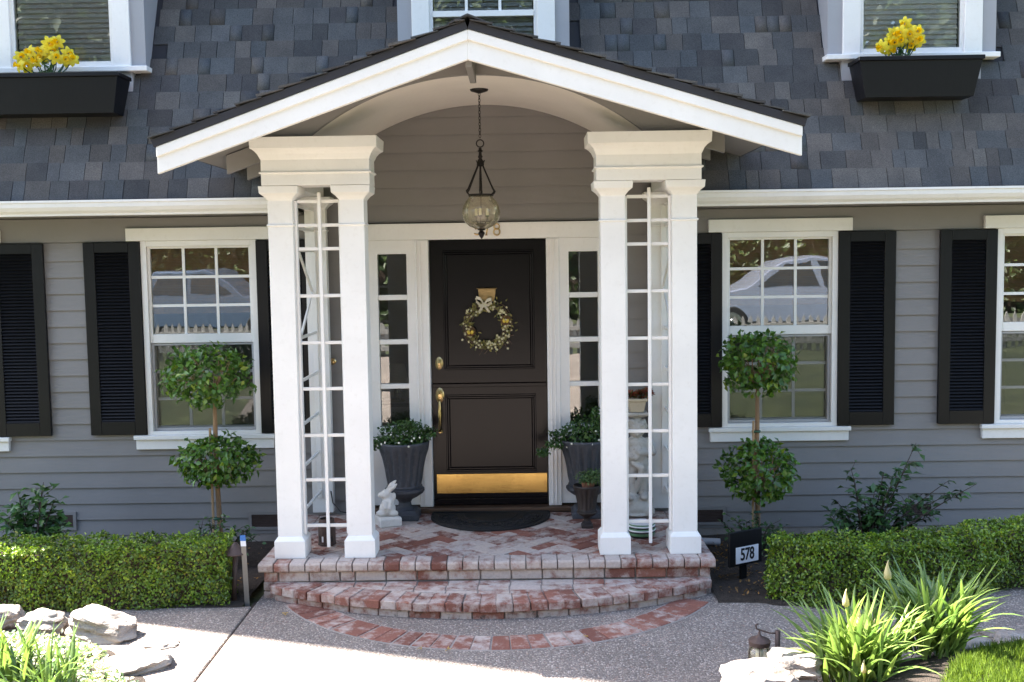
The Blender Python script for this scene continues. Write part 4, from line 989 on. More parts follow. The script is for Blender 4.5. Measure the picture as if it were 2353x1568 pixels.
for k in range(3):
    a = k*2*math.pi/3+0.4; c, s = math.cos(a), math.sin(a); x, y = lx+c*0.045, ly+s*0.045
    mb = MB(); mb.tube([(lx+c*0.01, ly+s*0.01, 2.535), (lx+c*0.03, ly+s*0.03, 2.545), (x, y, 2.57), (x, y, 2.595)], 0.004, 6); mb.lathe([(0.010, 0), (0.017, 0.008), (0.010, 0.012)], (x, y, 2.588), 10); mb.build('candle_arm', M['iron'], lan, auto=True)
    mb = MB(); mb.lathe([(0.010, 0), (0.010, 0.045), (0.004, 0.05)], (x, y, 2.600), 10); mb.build('candle', M['lamp'], lan, auto=True)

# ------------------------------------------------------------------ things on the landing
def ring_pts(n_, r_, z_, c): return [(c[0]+r_*math.cos(a), c[1]+r_*math.sin(a), c[2]+z_) for a in np.linspace(0, 2*math.pi, n_, endpoint=False)]
# door mat: half round, raised scroll relief
mx, my0 = -0.055, -0.215
mat_ = thing('doormat', (mx, -0.4, FZ), 'black half-round rubber doormat with scroll relief in front of the door', 'doormat')
def halfdisc(r_, ys=1.0, n_=32): return [(mx+r_*math.cos(a), my0+r_*ys*math.sin(a)) for a in np.linspace(math.pi, 2*math.pi, n_)]
mb = MB(); mb.prism(halfdisc(0.462)+[(mx+0.462, -0.108), (mx-0.462, -0.108)], FZ+0.002, FZ+0.008); mb.build('mat_base', M['mat'], mat_)
mb = MB()
for r_ in (0.452, 0.40, 0.20): mb.tube([(x, y, FZ+0.010) for x, y in halfdisc(r_)], 0.008, 6)
mb.tube([(mx-0.452, my0, FZ+0.01), (mx-0.452, -0.115, FZ+0.01), (mx+0.452, -0.115, FZ+0.01), (mx+0.452, my0, FZ+0.01)], 0.008, 6)
for k in range(13):
    a = math.pi+(k+0.5)*math.pi/13
    for s in (-1, 1):
        cx, cy = mx+0.30*math.cos(a), my0+0.30*math.sin(a)
        sp_ = [(cx+(0.012+0.011*q)*math.cos(s*q*1.1+a), cy+(0.012+0.011*q)*math.sin(s*q*1.1+a), FZ+0.010) for q in np.linspace(0, 6, 16)]
        mb.tube(sp_, 0.0062, 5)
mb.build('scroll_relief', M['mat'], mat_, smooth=True)

def urn(x, y, H, mat, rim, label, flute=16, small=False):
    t = thing('planter_urn' if not small else 'small_urn', (x, y, FZ), label, 'urn')
    k = H; q = rim/0.196
    b = 0.098*q*(1.15 if not small else 0.85)
    mb = MB(); mb.loft(x-b, x+b, y-b, y+b, [(FZ+0.001, 0), (FZ+0.072*k, 0), (FZ+0.085*k, -0.012), (FZ+0.12*k, -0.03*q)]); mb.build('plinth', mat, t, bev=0.004)
    pf = [(0.075*q, 0.115), (0.052*q, 0.15), (0.047*q, 0.20), (0.058*q, 0.235), (0.075*q, 0.25), (0.10*q, 0.27), (0.138*q, 0.31), (0.152*q, 0.345), (0.150*q, 0.372), (0.132*q, 0.39), (0.138*q, 0.40), (0.130*q, 0.42), (0.134*q, 0.50), (0.144*q, 0.62), (0.160*q, 0.74), (0.180*q, 0.84), (0.196*q, 0.90), (0.200*q, 0.93), (0.194*q, 0.95), (0.180*q, 0.93), (0.165*q, 0.86), (0.001, 0.85)]
    mod = (lambda a, z: 1+(0.15*abs(math.cos(a*flute/2))-0.10 if 0.42*k < z < 0.86*k else 0.02*math.cos(a*10) if 0.27*k < z < 0.38*k else 0))
    mb = MB(); mb.lathe([(r_, z*k) for r_, z in pf], (x, y, FZ), 80, mod=mod); mb.build('bowl', mat, t, auto=True)
    return FZ+0.87*k
def foliage(parent, name, c, rad, n_, L, mat, seed_dir=1.0, tints=((0.55, 0.6, 0.5), (1.3, 1.3, 1.1)), shell=0.6, jitter=1.0, flat=0.0, bumps=0.18):
    d = unit(rng.normal(size=(n_, 3))); rr = (shell+(1-shell)*rng.random((n_, 1))**0.6)
    bm_ = np.array([1+bumps*mnoise.noise(Vector((float(q[0])*2.2+c[0]*3, float(q[1])*2.2, float(q[2])*2.2+c[2]))) for q in d])[:, None]
    P_ = np.array(c)+d*rr*bm_*np.array(rad)
    return leafobj(name, parent, P_, d+np.array([0, -0.15, 0.5]), L*(0.7+0.6*rng.random(n_)), L*0.58*(0.7+0.5*rng.random(n_)), M[mat], tints=tints, jitter=jitter)
for (ux, uy, lab, plab) in ((-0.715, -0.235, 'blue-grey fluted urn standing between the stone rabbit and the door', 'trailing green plant with small white flowers in the urn behind the stone rabbit'), (0.685, -0.235, 'blue-grey fluted urn standing behind the small brown urn', 'trailing green plant with small white flowers in the urn behind the small brown urn')):
    zt_ = urn(ux, uy, 0.635, M['urn'], 0.196, lab)
    pl = thing('urn_plant', (ux, uy, zt_), plab, 'plant', 'plants in the fluted urns')
    foliage(pl, 'leaves', (ux, uy, zt_+0.085), (0.205, 0.17, 0.13), 900, 0.034, 'urn_leaf', shell=0.3)
    sx = 1 if ux < 0 else -1
    cl = [(ux+sx*0.20, uy-0.05, zt_+0.12, 0.07, 0.05), (ux-sx*0.19, uy-0.06, zt_+0.055, 0.085, 0.05), (ux-sx*0.24, uy-0.03, zt_+0.02, 0.05, 0.03), (ux+sx*0.05, uy-0.1, zt_+0.19, 0.09, 0.05)]
    if ux > 0: cl = [(ux-0.22, uy-0.06, zt_+0.09, 0.07, 0.04), (ux-0.24, uy-0.07, zt_+0.02, 0.09, 0.03), (ux-0.33, uy-0.08, zt_-0.035, 0.05, 0.02), (ux+0.10, uy-0.07, zt_+0.24, 0.075, 0.075), (ux+0.09, uy-0.06, zt_+0.15, 0.03, 0.06)]
    for (a, b, c, ra, rb) in cl: foliage(pl, 'leaves', (a, b, c), (ra, ra, rb), 130, 0.032, 'urn_leaf', shell=0.2)
    nf = 13; dd = unit(rng.normal(size=(nf, 3))*np.array([1, 0.8, 0.6])+np.array([0, -0.7, -0.1])); mbf = MB()
    for q in dd:
        cc = Vector((ux+q[0]*0.235, uy+q[1]*0.20, zt_+0.055+q[2]*0.10)); nn = Vector(q); u_ = nn.orthogonal().normalized(); v_ = nn.cross(u_)
        mbf.add([cc+nn*0.004]+[cc+(u_*math.cos(a)+v_*math.sin(a))*(0.011 if i % 2 == 0 else 0.006) for i, a in enumerate(np.linspace(0, 2*math.pi, 10, endpoint=False))], [(0, 1+i, 1+(i+1) % 10) for i in range(10)])
    tag(mbf.build('white_flowers', M['white_flower'], pl), kind='stuff')
# small brown urn with a fern
su = PZ(1350, 1216, FZ); sx_, sy_ = float(su[0]), float(su[1])+0.05
zt_ = urn(sx_, sy_, 0.335, M['darkurn'], 0.098, 'small brown urn standing beside the right inner column', 14, True)
fp = thing('fern', (sx_, sy_, zt_), 'feathery fern in a clay pot set in the small brown urn', 'plant')
mb = MB(); mb.lathe([(0.04, -0.01), (0.052, 0.05), (0.054, 0.05), (0.001, 0.045)], (sx_+0.01, sy_, zt_), 18); mb.build('clay_pot', M['terracotta'], fp, auto=True)
foliage(fp, 'fronds', (sx_+0.05, sy_-0.01, zt_+0.085), (0.13, 0.10, 0.055), 700, 0.022, 'fern', shell=0.2, bumps=0.35)
# stone rabbit on its block
sb = PZ(888, 1213, FZ); bx_, by_ = float(sb[0])+0.0, float(sb[1])+0.09
rb = thing('stone_rabbit', (bx_, by_, FZ), 'white cast-stone rabbit looking up, ears laid back, on a square block', 'statue')
mb = MB(); mb.loft(-0.085, 0.085, -0.085, 0.085, [(0.0015, 0), (0.060, 0), (0.072, -0.012)]); mo = mb.mesh('block', M['stone'], 0.006); inst('block', mo, rb, T(bx_, by_, FZ) @ RZ(R(24)))
Z0 = FZ+0.07
body = [('e', (bx_, by_, Z0+0.055), (0.062, 0.060, 0.062)), ('e', (bx_+0.004, by_-0.004, Z0+0.112), (0.045, 0.046, 0.05)), ('e', (bx_-0.010, by_-0.015, Z0+0.168), (0.042, 0.038, 0.036), RYm(R(-25))), ('e', (bx_-0.045, by_-0.028, Z0+0.165), (0.026, 0.022, 0.02)),
        ('c', [(bx_+0.0, by_+0.004, Z0+0.19, 0.014), (bx_+0.035, by_-0.005, Z0+0.235, 0.021), (bx_+0.068, by_-0.01, Z0+0.268, 0.008)]), ('c', [(bx_+0.012, by_-0.025, Z0+0.185, 0.013), (bx_+0.050, by_-0.035, Z0+0.222, 0.018), (bx_+0.078, by_-0.035, Z0+0.248, 0.007)]),
        ('c', [(bx_-0.02, by_-0.045, Z0+0.11, 0.016), (bx_-0.01, by_-0.062, Z0+0.07, 0.014)]), ('c', [(bx_+0.03, by_-0.04, Z0+0.11, 0.016), (bx_+0.025, by_-0.06, Z0+0.07, 0.014)]),
        ('e', (bx_+0.045, by_-0.03, Z0+0.025), (0.04, 0.03, 0.025)), ('e', (bx_-0.045, by_-0.03, Z0+0.025), (0.04, 0.03, 0.025)), ('e', (bx_+0.05, by_-0.01, Z0+0.15), (0.018, 0.015, 0.03)), ('e', (bx_+0.0, by_+0.06, Z0+0.03), (0.025, 0.022, 0.024))]
blob('rabbit', body, M['stone'], rb, 0.006, 3)
# cherub carrying a flat tray
c0 = PZ(1468, 1196, FZ); cx_, cy_ = float(c0[0])+0.005, float(c0[1])+0.16
ch = thing('cherub_statue', (cx_, cy_, FZ), 'weathered stone child figure on a rough rock base behind the right lattice', 'statue')
zt_ = FZ
base = [('e', (cx_, cy_, FZ+0.07), (0.125, 0.11, 0.07)), ('e', (cx_-0.05, cy_-0.02, FZ+0.12), (0.07, 0.07, 0.07)), ('e', (cx_+0.06, cy_+0.01, FZ+0.11), (0.065, 0.08, 0.08)), ('e', (cx_+0.07, cy_-0.06, FZ+0.05), (0.06, 0.05, 0.05)), ('e', (cx_-0.08, cy_-0.05, FZ+0.05), (0.05, 0.05, 0.05)), ('e', (cx_, cy_, FZ+0.022), (0.14, 0.12, 0.022))]
Zc = FZ+0.15
fig = [('c', [(cx_-0.055, cy_-0.03, Zc, 0.036), (cx_-0.050, cy_-0.02, Zc+0.11, 0.040), (cx_-0.040, cy_, Zc+0.22, 0.058)]), ('c', [(cx_+0.045, cy_-0.01, Zc, 0.036), (cx_+0.048, cy_, Zc+0.11, 0.040), (cx_+0.040, cy_+0.005, Zc+0.22, 0.058)]),
       ('e', (cx_-0.06, cy_-0.06, Zc+0.005), (0.032, 0.055, 0.024)), ('e', (cx_+0.05, cy_-0.05, Zc+0.005), (0.032, 0.055, 0.024)),
       ('e', (cx_, cy_+0.005, Zc+0.27), (0.094, 0.082, 0.075)), ('e', (cx_, cy_-0.015, Zc+0.335), (0.084, 0.080, 0.085)), ('e', (cx_, cy_, Zc+0.41), (0.088, 0.068, 0.06)),
       ('c', [(cx_-0.088, cy_, Zc+0.425, 0.034), (cx_-0.115, cy_-0.03, Zc+0.335, 0.031), (cx_-0.02, cy_-0.085, Zc+0.315, 0.025)]), ('c', [(cx_+0.088, cy_, Zc+0.425, 0.034), (cx_+0.118, cy_-0.03, Zc+0.345, 0.031), (cx_+0.01, cy_-0.09, Zc+0.355, 0.025)]),
       ('c', [(cx_-0.025, cy_-0.085, Zc+0.315, 0.016), (cx_+0.005, cy_-0.095, Zc+0.325, 0.010)]),
       ('c', [(cx_, cy_, Zc+0.44, 0.036), (cx_, cy_-0.005, Zc+0.48, 0.036)]),
       ('e', (cx_, cy_-0.01, Zc+0.535), (0.070, 0.074, 0.076)), ('e', (cx_, cy_-0.082, Zc+0.530), (0.011, 0.013, 0.014)), ('e', (cx_-0.032, cy_-0.062, Zc+0.513), (0.022, 0.018, 0.018)), ('e', (cx_+0.032, cy_-0.062, Zc+0.513), (0.022, 0.018, 0.018)), ('e', (cx_, cy_-0.068, Zc+0.490), (0.02, 0.014, 0.013)), ('e', (cx_-0.028, cy_-0.070, Zc+0.553), (0.017, 0.010, 0.006)), ('e', (cx_+0.028, cy_-0.070, Zc+0.553), (0.017, 0.010, 0.006)),
       ('c', [(cx_-0.04, cy_-0.065, Zc+0.27, 0.02), (cx_+0.03, cy_-0.085, Zc+0.235, 0.024), (cx_+0.01, cy_-0.06, Zc+0.12, 0.022), (cx_-0.01, cy_-0.03, Zc+0.05, 0.02)])]
for k in range(26):
    d_ = unit(rng.normal(size=3)*np.array([1, 0.8, 1])+np.array([0, 0.45, 0.5])); fig.append(('e', (cx_+d_[0]*0.070, cy_-0.005+d_[1]*0.074, Zc+0.545+d_[2]*0.070), (0.018, 0.018, 0.018)))
blob('figure', base+fig, M['statue'], ch, 0.0075, 2)
mb = MB(); mb.loft(cx_-0.085, cx_+0.085, cy_-0.08, cy_+0.08, [(Zc+0.617, -0.03), (Zc+0.635, 0), (Zc+0.655, 0)]); mb.build('head_slab', M['statue'], ch, bev=0.006)
pz_ = Zc+0.6555
pp = thing('succulent_pot', (cx_, cy_, pz_), 'tapered cream pot with red succulents standing on the stone child', 'pot')
mb = MB(); mb.loft(cx_-0.055, cx_+0.055, cy_-0.055, cy_+0.055, [(pz_+0.001, -0.004), (pz_+0.085, 0.010), (pz_+0.086, 0.020), (pz_+0.108, 0.022), (pz_+0.108, 0.008), (pz_+0.09, 0.004)]); mb.build('pot', M['cream'], pp, bev=0.003)
for q, (a, b, s) in enumerate(((-0.045, -0.02, 1.0), (0.085, -0.02, 1.1), (0.02, 0.03, 0.9), (0.06, 0.03, 0.8))):
    n_ = 60; d_ = unit(rng.normal(size=(n_, 3))*np.array([1, 1, 0.6])+np.array([0, 0, 0.5])); ctr = np.array((cx_+a, cy_+b, pz_+0.125+0.012*(q % 2)))
    if a > 0.07: mbs = MB(); mbs.tube([(cx_+0.05, cy_-0.01, pz_+0.10), (cx_+0.08, cy_-0.02, pz_+0.09), (cx_+a, cy_+b, pz_+0.125)], 0.006, 6); mbs.build('stem', M['terracotta'], pp)
    u = rng.random((n_, 1)); tn = np.where(u < 0.45, np.array([[0.6, 1.1, 0.7]]), np.array([[1.6, 0.6, 0.6]]))
    leafobj('rosette', pp, ctr+d_*0.006, d_[:, [1, 2, 0]], 0.05*s, 0.022*s, M['succulent'], axis=d_, jitter=0.2, tint=tn)
# striped bowl
b0 = PZ(1477, 1240, FZ); sbx, sby = float(b0[0]), float(b0[1])+0.09
sbw = thing('striped_bowl', (sbx, sby, FZ), 'low round bowl with green, white and black bands behind the right lattice', 'bowl')
bands = [((0.078, 0.0015), (0.090, 0.016), 'ink'), ((0.0905, 0.016), (0.098, 0.038), 'bandgreen'), ((0.0985, 0.038), (0.100, 0.050), 'ink'), ((0.1005, 0.050), (0.100, 0.060), 'plastic'), ((0.1005, 0.060), (0.099, 0.070), 'bandgreen'), ((0.0995, 0.070), (0.097, 0.080), 'ink'), ((0.0975, 0.080), (0.095, 0.090), 'plastic'), ((0.0955, 0.090), (0.092, 0.098), 'bandgreen')]
M['bandgreen'] = paint('band_green', (0.10, 0.22, 0.12), 0.35, 0.1)
for (r0, z0), (r1, z1), mm_ in bands:
    mb = MB(); mb.lathe([(r0, z0), ((r0+r1)/2+0.003, (z0+z1)/2), (r1, z1)], (sbx, sby, FZ), 36); mb.build('band', M[mm_], sbw, auto=True)
mb = MB(); mb.lathe([(0.091, 0.0985), (0.092, 0.103), (0.086, 0.104), (0.07, 0.100), (0.001, 0.0988)], (sbx, sby, FZ), 36); mb.build('lid', M['plastic'], sbw, auto=True)
# rusty canister and its cable
c1 = PZ(748, 1257, FZ); kx_, ky_ = float(c1[0]), float(c1[1])+0.066
ca_ = thing('metal_canister', (kx_, ky_, FZ), 'rusty brown metal canister with cut slots behind the left lattice', 'canister')
mb = MB(); mb.lathe([(0.060, 0.0015), (0.064, 0.004), (0.064, 0.012), (0.061, 0.014), (0.061, 0.135), (0.064, 0.138), (0.064, 0.15), (0.058, 0.152), (0.05, 0.185), (0.046, 0.186), (0.054, 0.15), (0.001, 0.14)], (kx_, ky_, FZ), 28); mb.build('canister_body', M['rust'], ca_, auto=True)
for a in (-2.3, -1.9, -1.2, -0.8):
    mb = MB(); mb.box(-0.006, 0.006, -0.0625, -0.0605, 0.03, 0.07, T(kx_, ky_, FZ) @ RZ(a+math.pi/2)); mb.build('slot', M['plastic' if a == -1.9 else 'ink'], ca_)
mb = MB(); cp = [(-1.30, -0.16, FZ+0.20), (-1.27, -0.25, FZ+0.13), (-1.20, -0.33, FZ+0.08), (-1.12, -0.36, FZ+0.07), (-1.06, -0.33, FZ+0.11), (-1.02, -0.27, FZ+0.19), (-1.01, -0.19, FZ+0.28), (-1.03, -0.10, FZ+0.36), (-1.05, -0.022, FZ+0.40)]
mb.tube(cp, 0.005, 6); mb.v = mb.v; o = mb.build('black_cable', M['ink'], None, smooth=True); tag(o, 'thin black cable looping down the wall behind the left lattice', 'cable')

# ------------------------------------------------------------------ wreath on the door
wc = PY(1120, 748, -0.02); wx, wz = float(wc[0]), float(wc[2]); WR = 0.160
wr = thing('wreath', (wx, -0.02, wz), 'twig wreath with white blossoms, little nests of yellow eggs and a ribbon bow', 'wreath')
mb = MB()
for k in range(16):
    ph = random.random()*6.28; r_ = WR+random.uniform(-0.03, 0.03); m_ = random.choice((2, 3, 4))
    mb.tube([(wx+(r_+0.014*math.sin(m_*a+ph))*math.cos(a), -0.015-0.012*math.cos(m_*a+ph), wz+(r_+0.014*math.sin(m_*a+ph))*math.sin(a)) for a in np.linspace(ph, ph+5.6, 26)], 0.0028, 5)
for k in range(34):
    a = random.uniform(0, 6.28) if k < 16 else random.uniform(-1.9, -0.2); r_ = WR+random.uniform(-0.01, 0.02); b = a+random.uniform(-0.9, 0.9); l = random.uniform(0.03, 0.075)
    p0 = (wx+r_*math.cos(a), -0.025, wz+r_*math.sin(a)); mb.tube([p0, (p0[0]+l*math.cos(b), -0.035, p0[2]+l*math.sin(b))], 0.0018, 4)
mb.build('twigs', M['twig'], wr, smooth=True)
na_ = 260; a_ = rng.random(na_)*6.283; rr = WR+rng.normal(size=na_)*0.026
P_ = np.stack([wx+rr*np.cos(a_), -0.030-0.02*rng.random(na_), wz+rr*np.sin(a_)], 1)
leafobj('leaves', wr, P_, np.tile([0, -1, 0.2], (na_, 1)), 0.032, 0.014, M['wreath_leaf'], tints=((0.5, 0.6, 0.5), (1.7, 1.5, 1.0)), jitter=0.6)
mbf = MB()
for k in range(110):
    a = random.uniform(0, 6.283); r_ = WR+random.gauss(0, 0.026); cc = Vector((wx+r_*math.cos(a), -0.040-0.02*random.random(), wz+r_*math.sin(a))); nn = Vector((random.gauss(0, 0.4), -1, random.gauss(0, 0.4))).normalized(); u_ = nn.orthogonal().normalized(); v_ = nn.cross(u_)
    mbf.add([cc]+[cc+nn*0.003+(u_*math.cos(q)+v_*math.sin(q))*(0.0125 if i % 2 == 0 else 0.0055) for i, q in enumerate(np.linspace(0, 2*math.pi, 10, endpoint=False))], [(0, 1+i, 1+(i+1) % 10) for i in range(10)])
tag(mbf.build('blossoms', M['blossom'], wr), kind='stuff')
for (px, py) in ((1162, 737), (1081, 763)):
    q = PY(px, py, -0.04); nx_, nz_ = float(q[0]), float(q[2])
    mb = MB(); mb.lathe([(0.006, 0), (0.036, 0.004), (0.042, 0.016), (0.036, 0.024), (0.026, 0.016), (0.001, 0.010)], (0, 0, 0), 16); me = mb.mesh('nest', M['nest'], smooth=True); nn_ = inst('nest', me, wr, T(nx_, -0.030, nz_) @ RX(R(75)))
    for s in (-1, 1):
        bm_ = bmesh.new(); bmesh.ops.create_icosphere(bm_, subdivisions=2, radius=1, matrix=T(nx_+s*0.013, -0.054, nz_-0.002) @ RYm(s*0.4) @ SC(0.013, 0.012, 0.017)); me = bpy.data.meshes.new('egg'); bm_.to_mesh(me); bm_.free(); me.materials.append(M['egg']); me.shade_smooth(); link(bpy.data.objects.new('egg', me), nn_)
q = PY(1112, 700, -0.05); rx_, rz2 = float(q[0]), float(q[2])
mb = MB()
for s, up in ((-1, 0.025), (1, 0.012)):
    loop = [(rx_, -0.05, rz2), (rx_+s*0.025, -0.075, rz2+0.02+up), (rx_+s*0.058, -0.07, rz2+0.03+up), (rx_+s*0.062, -0.055, rz2+0.005+up), (rx_+s*0.03, -0.05, rz2-0.006), (rx_, -0.052, rz2-0.002)]
    mb.rings([[(x, y, z-0.012), (x, y-0.001, z-0.012), (x, y-0.001, z+0.012), (x, y, z+0.012)] for x, y, z in loop])
    tail = [(rx_, -0.052, rz2), (rx_+s*0.02, -0.06, rz2-0.03), (rx_+s*0.042, -0.052, rz2-0.062)]
    mb.rings([[(x-0.010, y, z), (x-0.010, y-0.001, z), (x+0.010, y-0.001, z), (x+0.010, y, z)] for x, y, z in tail])
mb.build('ribbon_bow', M['ribbon'], wr)

# ------------------------------------------------------------------ window boxes and daffodils
def box_planter(xa, xb, z0, z1, label, taper=0.05):
    t = thing('window_box', ((xa+xb)/2, -0.15, z0), label, 'window box')
    yb0 = RY0+(z0-RZ0)/math.tan(RA)-0.012; yf = -0.31
    mb = MB(); mb.add([(xa+taper, yf+0.03, z0), (xb-taper, yf+0.03, z0), (xb-taper, yb0, z0), (xa+taper, yb0, z0), (xa, yf, z1-0.03), (xb, yf, z1-0.03), (xb, -0.05, z1-0.03), (xa, -0.05, z1-0.03)], [(0, 3, 2, 1), (4, 5, 6, 7), (0, 1, 5, 4), (1, 2, 6, 5), (2, 3, 7, 6), (3, 0, 4, 7)]); mb.build('trough', M['black'], t, bev=0.003)
    mb = MB(); mb.box(xa-0.012, xb+0.012, yf-0.014, yf+0.012, z1-0.03, z1); mb.box(xa-0.012, xa+0.012, yf+0.013, -0.05, z1-0.03, z1); mb.box(xb-0.012, xb+0.012, yf+0.013, -0.05, z1-0.03, z1); mb.build('rim', M['black'], t, bev=0.003)
    mb = MB(); mb.box(xa+0.013, xb-0.013, yf+0.013, -0.055, z1-0.028, z1-0.022); mb.build('potting_soil', M['soil'], t)
    return z1-0.022
bl = box_planter(-3.90, -2.775, 3.425, 3.722, 'black wooden window box under the dormer with grey blinds')
br = box_planter(2.735, 3.64, 3.447, 3.742, 'black wooden window box under the dormer with pale blinds')
def petals():
    V_, F_, tn = [], [], []
    for i in range(6):
        a = i*math.pi/3; c, s = math.cos(a), math.sin(a); b = len(V_)
        for r_, wv, y in ((0.006, 0.004, 0), (0.024, 0.015, -0.004), (0.036, 0.012, 0.002), (0.046, 0.002, 0.008)):
            V_ += [(c*r_-s*wv, y+0.002, s*r_+c*wv), (c*r_, y, s*r_), (c*r_+s*wv, y+0.002, s*r_-c*wv)]
        for j in range(3):
            for k in range(2): F_.append((b+j*3+k, b+j*3+k+1, b+(j+1)*3+k+1, b+(j+1)*3+k))
    return rawmesh('bloom', V_, F_, M['petal'], np.ones((len(V_), 3)), True)
def trumpet():
    mb = MB(); V_, F_ = [], []; n_ = 12; pr = ((0.007, 0.0), (0.009, -0.012), (0.012, -0.024), (0.018, -0.032))
    for r_, y in pr: V_ += [(r_*(1+0.1*math.cos(3*a*2)*(r_ > 0.015))*math.cos(a), y, r_*math.sin(a)) for a in np.linspace(0, 2*math.pi, n_, endpoint=False)]
    for k in range(3):
        for i in range(n_): F_.append((k*n_+i, k*n_+(i+1) % n_, (k+1)*n_+(i+1) % n_, (k+1)*n_+i))
    return rawmesh('trumpet', V_, F_, M['trumpet'], np.ones((len(V_), 3)), True)
PETAL, TRUMP = petals(), trumpet()
def ribbon(V_, F_, tn, pts, width, side, tint, fold=0.25):
    b = len(V_); n_ = len(pts)
    for i, p_ in enumerate(pts):
        t_ = i/(n_-1); w_ = width*(min(1, 0.55+1.6*t_)*(1-max(0, t_-0.5)/0.5)**0.6+0.02); p_ = Vector(p_); tan = (Vector(pts[min(i+1, n_-1)])-Vector(pts[max(i-1, 0)])).normalized(); nn = side.cross(tan).normalized()
        V_ += [tuple(p_+side*w_/2+nn*w_*fold), tuple(p_), tuple(p_-side*w_/2+nn*w_*fold)]; tn += [tint]*3
    for i in range(n_-1):
        for k in range(2): F_.append((b+i*3+k, b+i*3+k+1, b+(i+1)*3+k+1, b+(i+1)*3+k))
def daffodils(pts, zb, label, sc=1.25):
    xm = float(np.mean([PY(x, y, -0.18)[0] for x, y in pts])); t = thing('daffodil_bunch', (xm, -0.18, zb), label, 'flowers')
    V_, F_, tn = [], [], []
    st = MB()
    for i, (px, py) in enumerate(pts):
        yb = -0.20+0.07*(random.random()-0.5); q = Vector(PY(px, py, yb)); fa = random.uniform(-0.9, 0.9)
        mw = T(*q) @ RZ(fa) @ RX(random.uniform(-0.2, 0.35)) @ RYm(random.random()) @ SC(sc, sc, sc)
        o = inst('bloom', PETAL, t, mw); inst('trumpet', TRUMP, o, mw)
        st.tube([(xm+(q.x-xm)*0.25, -0.17, zb), (xm+(q.x-xm)*0.7, -0.17, (zb+q.z)/2), (q.x, q.y+0.012, q.z)], 0.0045, 5)
    st.build('stems', M['tie'], t)
    for k in range(16):
        a = random.uniform(0, 6.28); l = random.uniform(0.10, 0.2); ou = random.uniform(0.02, 0.11); side = Vector((-math.sin(a), math.cos(a), 0))
        p_ = [(xm+random.uniform(-0.05, 0.05)*1+math.cos(a)*ou*s, -0.18+math.sin(a)*ou*s*0.6, zb+l*(s-0.75*s*s*(ou > 0.06))) for s in np.linspace(0, 1, 7)]; ribbon(V_, F_, tn, p_, 0.018, side, (0.55, 0.75, 0.9))
    link(bpy.data.objects.new('leaves', rawmesh('leaves', V_, F_, M['strap'], np.array(tn), True)), t)
daffodils([(48, 132), (70, 120), (95, 118), (62, 152), (45, 152), (84, 140), (112, 100), (132, 97), (120, 118), (128, 132), (156, 124), (166, 136), (152, 138), (98, 132)], bl, 'yellow daffodils in the window box below the grey blinds')
daffodils([(2080, 55), (2052, 78), (2070, 75), (2092, 78), (2108, 72), (2040, 95), (2055, 98), (2070, 92), (2102, 95), (2025, 108), (2045, 115), (2092, 105), (2112, 92)], br, 'yellow daffodils in the window box below the pale blinds')

